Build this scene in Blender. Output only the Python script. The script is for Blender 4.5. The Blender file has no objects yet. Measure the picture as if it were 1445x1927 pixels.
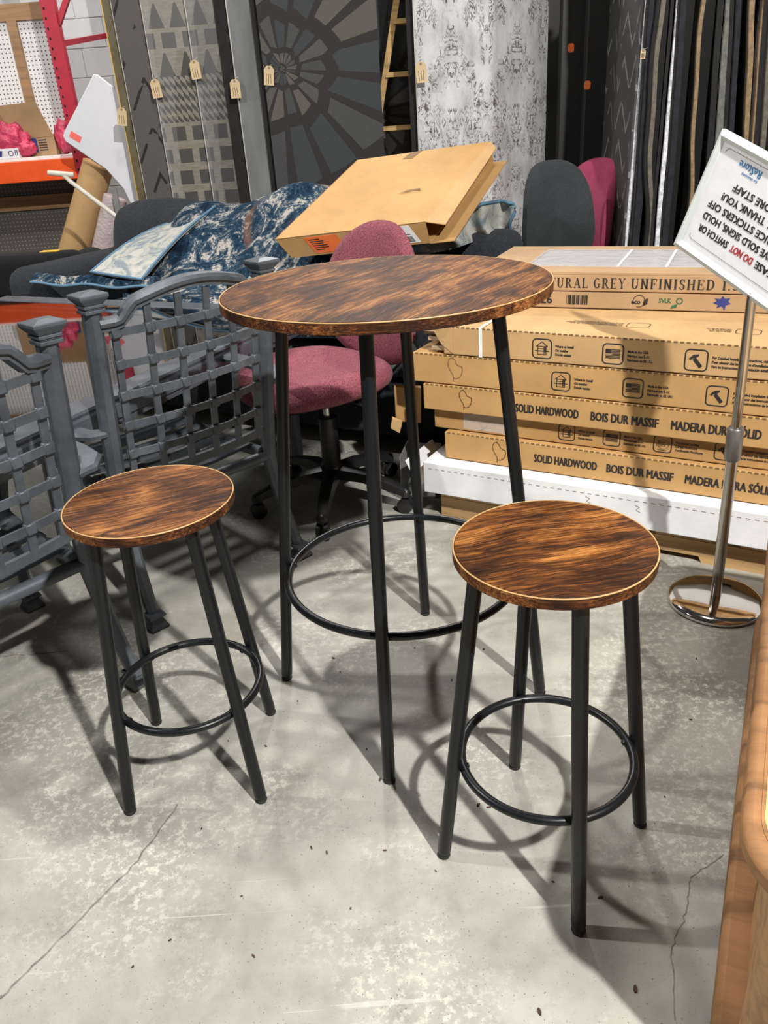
import bpy, bmesh, math, random
from mathutils import Vector, Matrix, noise as mnoise
random.seed(7)
PI = math.pi
scene = bpy.context.scene
COL = scene.collection
V = Vector

# ------------------------------------------------------------------ camera, light, exposure
FPX, PITCH, ROLL, CAMH = 1495.9, 0.46262, -0.071367, 1.19
CX, CY = 722.5, 963.5
_cp, _sp = math.cos(PITCH), math.sin(PITCH)
FW = V((0, _cp, -_sp)); _up = V((0, _sp, _cp)); _rt = V((1, 0, 0))
RT = _rt * math.cos(ROLL) + _up * math.sin(ROLL)
UP = _rt * -math.sin(ROLL) + _up * math.cos(ROLL)
CAM = V((0, 0, CAMH))
cd = bpy.data.cameras.new('camera'); cam = bpy.data.objects.new('camera', cd); COL.objects.link(cam)
M = Matrix((RT, UP, -FW)).transposed().to_4x4(); M.translation = CAM
cam.matrix_world = M
cd.sensor_fit = 'VERTICAL'; cd.sensor_height = 24.0; cd.lens = 24.0 * FPX / 1927.0
cd.clip_start = 0.02; cd.clip_end = 60
scene.camera = cam

w = bpy.data.worlds.new('world'); scene.world = w; w.use_nodes = True
bg = w.node_tree.nodes['Background']; bg.inputs[0].default_value = (0.93, 0.96, 1.0, 1); bg.inputs[1].default_value = 0.038
scene.view_settings.view_transform = 'Standard'; scene.view_settings.look = 'None'
scene.view_settings.gamma = 1.0; scene.view_settings.use_curve_mapping = False
scene.view_settings.exposure = 0.0

def lamp(name, loc, power, size, color=(1, .97, .93), target=None, shape='DISK', size_y=None):
    l = bpy.data.lights.new(name, 'AREA'); l.energy = power; l.shape = shape; l.size = size
    if size_y: l.size_y = size_y
    l.color = color
    o = bpy.data.objects.new(name, l); COL.objects.link(o); o.location = loc
    t = V(target) if target else V((loc[0], loc[1], 0))
    o.rotation_euler = (t - V(loc)).to_track_quat('-Z', 'Y').to_euler()
    return o
lamp('high_bay_lamp_a', (-3.35, 1.85, 3.7), 120, .16, target=(0, 1.6, .3))
lamp('high_bay_lamp_b', (1.52, -1.4, 3.7), 350, .12, target=(0, 1.8, .3))
lamp('high_bay_lamp_c', (.30, 1.75, 4.3), 58, .5, target=(-.1, 2.0, 0))
lamp('high_bay_lamp_d', (.1, 6.0, 4.0), 95, .35, target=(-.4, 1.4, 0))
lamp('high_bay_lamp_e', (-2.1, 4.9, 4.6), 75, .4, target=(-1.6, 5.6, .8))

def ray(u, v): return FW + RT * ((u - CX) / FPX) - UP * ((v - CY) / FPX)
def aty(u, v, Y):
    d = ray(u, v); return CAM + d * (Y / d.y)
def atz(u, v, z=0.0):
    d = ray(u, v); return CAM + d * ((z - CAMH) / d.z)

# ------------------------------------------------------------------ materials
MATS = {}
class NT:
    def __init__(s, name):
        s.m = bpy.data.materials.new(name); s.m.use_nodes = True
        s.t = s.m.node_tree; s.b = s.t.nodes['Principled BSDF']; MATS[name] = s.m
    def n(s, typ, **kw):
        nd = s.t.nodes.new(typ)
        for k, v in kw.items(): setattr(nd, k, v)
        return nd
    def l(s, a, b): s.t.links.new(a, b)
    def coord(s, scale=(1, 1, 1), rot=(0, 0, 0), loc=(0, 0, 0), kind='Object'):
        tc = s.n('ShaderNodeTexCoord'); mp = s.n('ShaderNodeMapping')
        mp.inputs['Scale'].default_value = scale; mp.inputs['Rotation'].default_value = rot; mp.inputs['Location'].default_value = loc
        s.l(tc.outputs[kind], mp.inputs['Vector']); return mp.outputs[0]
    def noise(s, vec, scale, detail=4, rough=.55, dist=0.0):
        nd = s.n('ShaderNodeTexNoise'); nd.inputs['Scale'].default_value = scale; nd.inputs['Detail'].default_value = detail
        nd.inputs['Roughness'].default_value = rough; nd.inputs['Distortion'].default_value = dist
        s.l(vec, nd.inputs['Vector']); return nd.outputs['Fac']
    def ramp(s, fac, stops, interp='LINEAR'):
        r = s.n('ShaderNodeValToRGB'); e = r.color_ramp.elements; r.color_ramp.interpolation = interp
        while len(e) < len(stops): e.new(0.5)
        for el, (p, c) in zip(e, stops):
            el.position = p; el.color = c if len(c) == 4 else (*c, 1)
        s.l(fac, r.inputs[0]); return r.outputs[0]
    def mix(s, fac, a, b, mode='MIX'):
        m = s.n('ShaderNodeMix', data_type='RGBA', blend_type=mode)
        if isinstance(fac, (int, float)): m.inputs[0].default_value = fac
        else: s.l(fac, m.inputs[0])
        for x, i in ((a, 6), (b, 7)):
            if isinstance(x, (tuple, list)): m.inputs[i].default_value = (*x, 1) if len(x) == 3 else x
            else: s.l(x, m.inputs[i])
        return m.outputs[2]
    def math(s, op, a, b=None, c=None):
        m = s.n('ShaderNodeMath', operation=op)
        for i, x in enumerate((a, b, c)):
            if x is None: continue
            if isinstance(x, (int, float)): m.inputs[i].default_value = x
            else: s.l(x, m.inputs[i])
        return m.outputs[0]
    def xyz(s, vec):
        x = s.n('ShaderNodeSeparateXYZ'); s.l(vec, x.inputs[0]); return x.outputs
    def comb(s, x, y, z=0.0):
        c = s.n('ShaderNodeCombineXYZ')
        for i, q in enumerate((x, y, z)):
            if isinstance(q, (int, float)): c.inputs[i].default_value = q
            else: s.l(q, c.inputs[i])
        return c.outputs[0]
    def out(s, color=None, rough=.6, metal=0.0, bump=None, bstr=.2, bdist=.002, spec=.5, coat=0.0):
        if color is not None:
            if isinstance(color, (tuple, list)): s.b.inputs['Base Color'].default_value = (*color[:3], 1)
            else: s.l(color, s.b.inputs['Base Color'])
        if isinstance(rough, (int, float)): s.b.inputs['Roughness'].default_value = rough
        else: s.l(rough, s.b.inputs['Roughness'])
        s.b.inputs['Metallic'].default_value = metal
        s.b.inputs['Specular IOR Level'].default_value = spec
        s.b.inputs['Coat Weight'].default_value = coat
        if bump is not None:
            bn = s.n('ShaderNodeBump'); bn.inputs['Strength'].default_value = bstr; bn.inputs['Distance'].default_value = bdist
            s.l(bump, bn.inputs['Height']); s.l(bn.outputs[0], s.b.inputs['Normal'])
        return s.m

def plain(name, c, rough=.6, metal=0.0, var=.12, scale=20.0, bstr=.15, bdist=.001, spec=.5, bscale=None):
    t = NT(name); vec = t.coord()
    f = t.noise(vec, scale, 5)
    lo = tuple(max(0, x * (1 - var)) for x in c); hi = tuple(min(1, x * (1 + var)) for x in c)
    col = t.ramp(f, [(.3, lo), (.7, hi)])
    bm_ = t.noise(vec, bscale or scale * 6, 3)
    return t.out(col, rough, metal, bm_, bstr, bdist, spec)

def wood_rustic(name, rot=0.0, seed=0.0, tint=(1, 1, 1)):
    t = NT(name)
    base = t.coord(rot=(0, 0, rot), loc=(seed, seed * .7, seed * .3))
    x, y, z = t.xyz(base)[:3]
    warp = t.noise(base, 5.0, 3)
    y2 = t.math('ADD', y, t.math('MULTIPLY', t.math('SUBTRACT', warp, .5), .05))
    gvec = t.comb(t.math('MULTIPLY', x, 5.0), t.math('MULTIPLY', y2, 110.0), t.math('MULTIPLY', z, 200.0))
    grain = t.noise(gvec, 1.0, 6, .65, .6)
    gv2 = t.comb(t.math('MULTIPLY', x, 20.0), t.math('MULTIPLY', y2, 480.0), t.math('MULTIPLY', z, 500.0))
    fine = t.noise(gv2, 1.0, 4, .7)
    blot = t.noise(t.comb(t.math('MULTIPLY', x, 6.0), t.math('MULTIPLY', y, 13.0), z), 1.0, 4, .6, .9)
    mixf = t.math('ADD', t.math('MULTIPLY', grain, .50), t.math('MULTIPLY', blot, .85))
    mixf = t.math('SUBTRACT', mixf, t.math('MULTIPLY', t.math('SUBTRACT', fine, .5), .75))
    T = lambda c: tuple(a * b for a, b in zip(c, tint))
    col = t.ramp(mixf, [(.46, T((.011, .006, .004))), (.62, T((.048, .018, .008))), (.73, T((.155, .058, .016))), (.89, T((.34, .155, .048)))])
    lines = t.noise(t.comb(t.math('MULTIPLY', x, 9.0), t.math('MULTIPLY', y2, 210.0), t.math('MULTIPLY', z, 210.0)), 1.0, 4, .6, .4)
    col = t.mix(t.math('MULTIPLY', t.ramp(lines, [(.52, (0, 0, 0)), (.60, (1, 1, 1))]), .62), col, T((.02, .009, .005)))
    ink = t.noise(t.comb(t.math('MULTIPLY', x, 9.0), t.math('MULTIPLY', y2, 26.0), 1.7), 1.0, 7, .72, .5)
    col = t.mix(t.math('MULTIPLY', t.ramp(ink, [(.56, (0, 0, 0)), (.66, (1, 1, 1))]), .9), col, T((.014, .007, .005)))
    vk = t.n('ShaderNodeTexVoronoi'); vk.inputs['Scale'].default_value = 1.0
    t.l(t.comb(t.math('MULTIPLY', x, 7.0), t.math('MULTIPLY', y2, 15.0), 0.0), vk.inputs['Vector'])
    kn = t.ramp(vk.outputs['Distance'], [(.05, (.15, .15, .15)), (.22, (1, 1, 1))])
    col = t.mix(.85, col, kn, 'MULTIPLY')
    return t.out(col, .60, 0, fine, .35, .0006, .16)

def cardboard(name, c=(.50, .32, .155)):
    t = NT(name); vec = t.coord()
    f = t.noise(vec, 6.0, 5); f2 = t.noise(t.coord(scale=(1, 1, 6)), 60.0, 4)
    col = t.ramp(f, [(.3, tuple(x * .86 for x in c)), (.7, tuple(min(1, x * 1.1) for x in c))])
    col = t.mix(.10, col, t.ramp(f2, [(.35, (.45, .45, .45)), (.65, (1, 1, 1))]), 'MULTIPLY')
    return t.out(col, .75, 0, f2, .12, .0006, .25)

# concrete floor
t = NT('concrete'); vec = t.coord()
big = t.noise(vec, 1.1, 5, .6, .4); mid = t.noise(vec, 6.0, 8, .68); fin = t.noise(vec, 60.0, 8, .75); spk = t.noise(vec, 230.0, 2)
c0 = t.ramp(big, [(.30, (.265, .260, .225)), (.52, (.355, .350, .312)), (.72, (.425, .420, .380))])
c1 = t.mix(.65, c0, t.ramp(mid, [(.32, (.58, .57, .54)), (.5, (.92, .92, .9)), (.68, (1.16, 1.15, 1.12))]), 'MULTIPLY')
patch = t.math('MULTIPLY', t.ramp(t.noise(vec, 2.3, 5), [(.46, (0, 0, 0)), (.64, (1, 1, 1))]), t.ramp(fin, [(.50, (0, 0, 0)), (.58, (1, 1, 1))]))
c2 = t.mix(t.math('MULTIPLY', patch, .75), c1, (.66, .63, .55))
c3 = t.mix(t.ramp(spk, [(.29, (1, 1, 1)), (.33, (0, 0, 0))]), c2, (.13, .12, .105))
scr = t.noise(t.coord(scale=(2.2, 90, 1), rot=(0, 0, .75)), 1.0, 3, .5, .3)
c4 = t.mix(t.math('MULTIPLY', t.ramp(scr, [(.68, (0, 0, 0)), (.72, (1, 1, 1))]), .3), c3, (.68, .66, .62))
stain = t.ramp(t.noise(vec, 1.7, 3, .5, .8), [(.60, (0, 0, 0)), (.74, (1, 1, 1))])
c5 = t.mix(t.math('MULTIPLY', stain, .30), c4, (.30, .22, .16))
t.out(c5, t.ramp(mid, [(.3, (.42, .42, .42)), (.7, (.66, .66, .66))]), 0, fin, .25, .0015, .35)

plain('crack', (.19, .18, .155), .9, 0, .5, 60)
plain('debris', (.07, .035, .02), .9, var=.5)
plain('black_metal', (.006, .007, .0085), .34, 0.0, .25, 8, .06, .0004, .35)
plain('screw', (.02, .02, .022), .3, .8)
plain('scuff', (.10, .105, .11), .6)
plain('rubber', (.012, .012, .012), .8)
wood_rustic('wood_table', -1.0, 1.3, (1.0, .98, .95))
wood_rustic('wood_stool_a', -.16, 4.0, (1.25, 1.15, .95))
wood_rustic('wood_stool_b', -.35, 8.3, (1.05, 1.0, 1.0))
wood_rustic('wood_band', 0, 2.0, (1.15, 1.05, 1.0))
plain('rim_line', (.50, .31, .13), .5)
cardboard('cardboard', (.50, .295, .115)); cardboard('cardboard_b', (.46, .27, .105)); cardboard('cardboard_lt', (.53, .335, .155)); cardboard('cardboard_grey', (.42, .275, .15))
cardboard('cardboard_white', (.78, .79, .80)); cardboard('card_edge', (.20, .12, .055)); cardboard('paper_tag', (.62, .47, .28))
plain('ink', (.022, .018, .017), .6); plain('ink_blue', (.025, .04, .20), .6); plain('ink_green', (.03, .12, .06), .6); plain('ink_red', (.45, .03, .04), .6); plain('ink_logo', (.03, .17, .40), .6)
plain('ink_grey', (.25, .2, .15), .7)
plain('orange_label', (.80, .17, .04), .55); plain('white_label', (.80, .80, .80), .5)
plain('sticker_orange', (.75, .16, .04), .5); plain('sticker_red', (.95, .16, .14), .5); plain('price_yellow', (.95, .55, .06), .5)
plain('strap', (.82, .82, .80), .35)
def lumber(name, c):
    t = NT(name); vec = t.coord(scale=(2, 40, 40)); g = t.noise(vec, 1.0, 5, .6, .8); wv = t.noise(t.coord(scale=(.8, 12, 12)), 1.0, 3, .5, 1.0)
    col = t.ramp(t.math('ADD', t.math('MULTIPLY', g, .5), t.math('MULTIPLY', wv, .5)), [(.35, tuple(x * .55 for x in c)), (.5, c), (.65, tuple(min(1, x * 1.2) for x in c))])
    return t.out(col, .6, 0, g, .3, .001)
lumber('pine', (.46, .29, .13)); lumber('plank_wood', (.50, .36, .22)); lumber('oak', (.43, .245, .11)); lumber('walnut', (.30, .145, .055)); lumber('oak_light', (.60, .38, .17)); lumber('ladder_wood', (.42, .26, .09)); lumber('batten', (.34, .20, .10))
lumber('grey_planks', (.36, .32, .30))
# patio furniture aluminium
t = NT('patio_metal'); vec = t.coord()
f = t.noise(vec, 9, 6, .7); f2 = t.noise(t.coord(scale=(1, 1, .3)), 30, 4)
t.out(t.mix(.5, t.ramp(f, [(.3, (.050, .060, .073)), (.7, (.115, .130, .150))]), t.ramp(f2, [(.3, (.6, .6, .6)), (.7, (1.1, 1.1, 1.1))]), 'MULTIPLY'), .47, .25, f2, .1, .0006)
# office fabrics
def fabric(name, c, scale=330, var=.35, bstr=.5):
    t = NT(name); vec = t.coord(); f = t.noise(vec, scale, 2); g = t.noise(vec, 7, 4)
    col = t.mix(.7, t.ramp(f, [(.3, tuple(x * (1 - var) for x in c)), (.7, tuple(min(1, x * (1 + var)) for x in c))]), t.ramp(g, [(.3, (.8, .8, .8)), (.7, (1.1, 1.1, 1.1))]), 'MULTIPLY')
    m = t.out(col, .95, 0, f, bstr, .0015, .1); t.b.inputs['Sheen Weight'].default_value = .05; return m
fabric('fabric_pink', (.225, .066, .084), 260, .55, .8); fabric('fabric_crimson', (.32, .05, .105), 200, .15); fabric('fabric_dark', (.038, .043, .046), 250, .2)
fabric('sofa_cloth', (.030, .034, .040), 120, .25, .2); fabric('sofa_black', (.012, .013, .014), 120, .2, .2); fabric('black_cloth', (.008, .008, .009), 120, .2)
plain('black_plastic', (.012, .012, .013), .4, 0, .2)
plain('steel', (.55, .53, .50), .18, 1.0, .05, 8, 0.0)
t = NT('chrome'); t.out((.72, .68, .63), .09, 1.0)
t = NT('pole_metal'); v_ = t.coord(); t.out(t.ramp(t.noise(v_, 8, 3), [(.3, (.40, .36, .32)), (.7, (.52, .48, .44))]), .2, 1.0)
plain('collar_metal', (.23, .22, .21), .38, .7)
plain('sign_frame', (.62, .67, .66), .4, 0, .06); 
t = NT('sign_paper'); v_ = t.coord(); t.out((.86, .87, .90), .35, 0, t.noise(v_, 14, 3), .25, .006)
# glass of the patio table
t = NT('table_glass'); fr = t.n('ShaderNodeFresnel'); fr.inputs['IOR'].default_value = 2.0
tr = t.n('ShaderNodeBsdfTransparent'); tr.inputs[0].default_value = (.80, .82, .82, 1); gl = t.n('ShaderNodeBsdfGlossy'); gl.inputs['Roughness'].default_value = .03; gl.inputs[0].default_value = (.95, .93, .92, 1)
mx_ = t.n('ShaderNodeMixShader'); t.l(fr.outputs[0], mx_.inputs[0]); t.l(tr.outputs[0], mx_.inputs[1]); t.l(gl.outputs[0], mx_.inputs[2]); t.l(mx_.outputs[0], t.t.nodes['Material Output'].inputs['Surface'])
t = NT('clear_film'); t.out((.85, .85, .86), .16, 0, t.noise(t.coord(), 9, 4, .6, 1.2), .5, .01); t.b.inputs['Alpha'].default_value = .32
t = NT('rug_film'); t.out((.85, .85, .86), .2, 0, t.noise(t.coord(), 5, 4, .6, 1.2), .4, .01); t.b.inputs['Alpha'].default_value = .07
t = NT('clear_bag'); t.out((.95, .72, .76), .12, 0, t.noise(t.coord(), 16, 4, .6, 1.0), .8, .01); t.b.inputs['Alpha'].default_value = .45
plain('block_paint', (.66, .66, .67), .65, 0, .05, 5, .3, .002); plain('mortar', (.55, .55, .56), .8)
plain('rack_red', (.46, .022, .05), .45, 0, .1); plain('rack_orange', (.86, .10, .015), .42, 0, .08); plain('shelf_white', (.85, .83, .80), .6)
plain('white_board', (.70, .71, .76), .32, 0, .02); plain('board_edge', (.22, .22, .22), .6)
plain('pink_bag', (.52, .04, .10), .35, 0, .35, 12, .6, .01)
plain('pole_cream', (.62, .58, .50), .4)
plain('tube_wrap', (.52, .43, .43), .25, 0, .15, 10, .7, .01)
plain('rack_black', (.008, .008, .008), .5); plain('dark_hole', (.004, .004, .004), .9)
plain('binding_blue', (.10, .20, .30), .8); plain('binding_light', (.55, .53, .48), .7)
plain('foot_blue', (.03, .04, .16), .6)
# pegboard
t = NT('pegboard'); vec = t.coord(scale=(40, 40, 40)); x, y, z = t.xyz(vec)[:3]
fx = t.math('SUBTRACT', t.math('FRACT', x), .5); fz = t.math('SUBTRACT', t.math('FRACT', z), .5)
d = t.math('ADD', t.math('MULTIPLY', fx, fx), t.math('MULTIPLY', fz, fz))
t.out(t.mix(t.math('LESS_THAN', d, .035), (.78, .78, .79), (.10, .09, .08)), .55)
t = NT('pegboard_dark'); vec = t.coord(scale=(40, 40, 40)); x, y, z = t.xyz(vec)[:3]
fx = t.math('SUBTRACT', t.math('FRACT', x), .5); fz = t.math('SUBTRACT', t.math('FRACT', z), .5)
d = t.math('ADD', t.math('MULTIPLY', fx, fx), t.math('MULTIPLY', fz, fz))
t.out(t.mix(t.math('LESS_THAN', d, .02), (.095, .085, .072), (.30, .29, .27)), .6)  # pale hole dots paint in light coming through from behind
# blue area rug (pile) and its woven back
t = NT('rug_blue'); vec = t.coord(); a1 = t.noise(vec, 11.0, 9, .78, .9); a2 = t.noise(vec, 3.1, 4, .6, 1.0); a3 = t.noise(vec, 90, 4, .8)
base = t.ramp(t.math('ADD', t.math('MULTIPLY', a1, .8), t.math('MULTIPLY', a3, .2)), [(.40, (.006, .014, .028)), (.49, (.018, .048, .085)), (.53, (.10, .125, .145)), (.56, (.46, .43, .39)), (.63, (.34, .31, .29)), (.68, (.03, .035, .06))])
base = t.mix(t.ramp(a2, [(.60, (0, 0, 0)), (.70, (.6, .6, .6))]), base, (.20, .09, .045))
t.out(t.mix(.5, base, t.ramp(a3, [(.3, (.5, .5, .5)), (.7, (1.2, 1.2, 1.2))]), 'MULTIPLY'), .95, 0, a3, .7, .006, .1)
t = NT('rug_back'); vec = t.coord(); a1 = t.noise(vec, 9, 6, .65, 1.5); wv = t.noise(t.coord(scale=(1, 1, 1)), 260, 2)
t.out(t.mix(.35, t.ramp(a1, [(.42, (.22, .27, .30)), (.5, (.40, .41, .38)), (.6, (.50, .49, .44))]), t.ramp(wv, [(.3, (.4, .4, .4)), (.7, (1.1, 1.1, 1.1))]), 'MULTIPLY'), .85, 0, wv, .5, .002, .2)
# hanging rugs: plain dark chevron
def rug_chevron(name, c1, c2, yax=False, fr=6.0, fz=3.2, lw=.10):
    t = NT(name); x, y, z = t.xyz(t.coord())[:3]
    if yax: x = y
    px = t.math('ABSOLUTE', t.math('SUBTRACT', t.math('FRACT', t.math('MULTIPLY', x, fr)), .5))
    zz = t.math('FRACT', t.math('ADD', t.math('MULTIPLY', z, fz), t.math('MULTIPLY', px, 1.5)))
    ln = t.math('LESS_THAN', zz, lw)
    nz = t.noise(t.coord(), 9, 3); wv = t.noise(t.coord(scale=(1, 1, 3)), 140, 2)
    m = t.math('MULTIPLY', ln, t.math('GREATER_THAN', nz, .47))
    col = t.mix(m, c1, c2); col = t.mix(.5, col, t.ramp(wv, [(.3, (.55, .55, .55)), (.7, (1.15, 1.15, 1.15))]), 'MULTIPLY')
    return t.out(col, .6, 0, wv, .4, .003, .3)
rug_chevron('rug_charcoal', (.10, .092, .085), (.018, .016, .016), False, 5.0, 4.2, .13)
# hanging rugs: beige kilim with stepped motifs under film
def rug_kilim(name, c1, c2, c3):
    t = NT(name); x, y, z = t.xyz(t.coord())[:3]
    row = t.math('FLOOR', t.math('MULTIPLY', z, 9.0)); rz = t.math('FRACT', t.math('MULTIPLY', z, 9.0))
    sel = t.n('ShaderNodeTexWhiteNoise', noise_dimensions='1D'); t.l(row, sel.inputs['W']); rv = sel.outputs['Value']
    cx_ = t.math('ADD', t.math('MULTIPLY', x, 9.0), rv)
    fx = t.math('ABSOLUTE', t.math('SUBTRACT', t.math('FRACT', cx_), .5))
    tri = t.math('LESS_THAN', t.math('ADD', t.math('MULTIPLY', fx, 1.6), t.math('MULTIPLY', rz, .55)), .62)
    blk = t.math('MULTIPLY', t.math('LESS_THAN', fx, .33), t.math('LESS_THAN', t.math('ABSOLUTE', t.math('SUBTRACT', rz, .5)), .32))
    f8 = t.math('FRACT', t.math('ADD', t.math('MULTIPLY', x, 34.0), t.math('MULTIPLY', z, 3.0)))
    zig = t.math('LESS_THAN', t.math('ABSOLUTE', t.math('SUBTRACT', t.math('FRACT', t.math('ADD', t.math('MULTIPLY', rz, 2.0), t.math('MULTIPLY', f8, .6))), .5)), .24)
    m = t.mix(t.math('GREATER_THAN', rv, .42), zig, t.mix(t.math('GREATER_THAN', rv, .7), blk, tri))
    nz = t.noise(t.coord(scale=(1, 1, 5)), 25, 4)
    col = t.mix(m, t.ramp(nz, [(.3, c1), (.7, c3)]), c2)
    return t.out(col, .30, 0, t.noise(t.coord(), 5, 3), .2, .01, .5, .25)
rug_kilim('rug_beige', (.19, .175, .14), (.075, .072, .068), (.27, .25, .20))
rug_kilim('rug_taupe', (.13, .12, .10), (.06, .06, .06), (.19, .18, .15))
t = NT('rug_grey_film'); t.out(t.ramp(t.noise(t.coord(scale=(1, 1, .4)), 7, 4), [(.3, (.12, .125, .125)), (.7, (.22, .225, .225))]), .28, 0, t.noise(t.coord(), 6, 4), .3, .01, .5, .3)
t = NT('rug_olive'); t.out(t.ramp(t.noise(t.coord(), 9, 4), [(.3, (.09, .07, .035)), (.7, (.14, .11, .06))]), .5)
# stained-glass rosette rug
t = NT('rug_rosette'); x, y, z = t.xyz(t.coord())[:3]
dx = x; dz = z
r = t.math('SQRT', t.math('ADD', t.math('MULTIPLY', dx, dx), t.math('MULTIPLY', dz, dz)))
th = t.math('ARCTAN2', dz, dx)
lr = t.math('LOGARITHM', t.math('ADD', r, .03), 2.5)
vo = t.n('ShaderNodeTexVoronoi', feature='DISTANCE_TO_EDGE'); vo.inputs['Scale'].default_value = 1.0; vo.inputs['Randomness'].default_value = .28
t.l(t.comb(lr, t.math('MULTIPLY', th, 17 / (2 * PI)), 0.0), vo.inputs['Vector'])
v2 = t.n('ShaderNodeTexVoronoi'); v2.inputs['Scale'].default_value = 1.0; v2.inputs['Randomness'].default_value = .28
t.l(t.comb(lr, t.math('MULTIPLY', th, 17 / (2 * PI)), 0.0), v2.inputs['Vector'])
hv = t.xyz(v2.outputs['Color'])[0]
cell = t.ramp(hv, [(.25, (.040, .046, .050)), (.55, (.075, .074, .068)), (.9, (.10, .09, .075))])
col = t.mix(t.math('GREATER_THAN', vo.outputs['Distance'], .13), (.024, .021, .021), cell)
t.out(t.mix(.4, col, t.ramp(t.noise(t.coord(), 160, 2), [(.3, (.6, .6, .6)), (.7, (1.1, 1.1, 1.1))]), 'MULTIPLY'), .85)
# damask rug: mirrored ornament
t = NT('rug_damask'); x, y, z = t.xyz(t.coord())[:3]
mx = t.math('PINGPONG', t.math('ADD', x, .17), .17)
mv = t.comb(t.math('MULTIPLY', mx, 1.5), t.math('MULTIPLY', z, .75), 0.0)
o1 = t.noise(mv, 17, 3, .6, 2.2)
orn = t.math('LESS_THAN', t.math('ABSOLUTE', t.math('SUBTRACT', o1, .52)), .034)
msk = t.ramp(t.noise(mv, 7.5, 2), [(.44, (0, 0, 0)), (.51, (1, 1, 1))])
wear = t.ramp(t.noise(t.coord(), 30, 6, .7), [(.42, (0, 0, 0)), (.55, (1, 1, 1))])
gr = t.ramp(t.noise(t.coord(scale=(1, 1, .5)), 10, 6, .7), [(.3, (.36, .36, .35)), (.55, (.58, .58, .58)), (.7, (.66, .66, .66))])
f = t.math('MULTIPLY', t.math('MULTIPLY', orn, msk), t.math('ADD', t.math('MULTIPLY', wear, .55), .4))
t.out(t.mix(f, gr, (.09, .075, .08)), .8, 0, t.noise(t.coord(), 120, 3), .3, .002, .2)
rug_chevron('rug_tribal', (.055, .055, .055), (.20, .20, .20), True, 5.0, 6.0, .14)
plain('edge_white', (.62, .62, .66), .8, 0, .5, 60); plain('edge_navy', (.012, .012, .018), .9, 0, .5, 40); plain('edge_tan', (.24, .16, .085), .8, 0, .3, 60); plain('edge_brown', (.13, .11, .085), .8, 0, .3, 60); plain('edge_sage', (.13, .135, .12), .8, 0, .3, 60)
plain('rug_dark', (.010, .0095, .009), .9, 0, .4, 20); plain('rug_umber', (.018, .014, .010), .9, 0, .4, 20)

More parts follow.
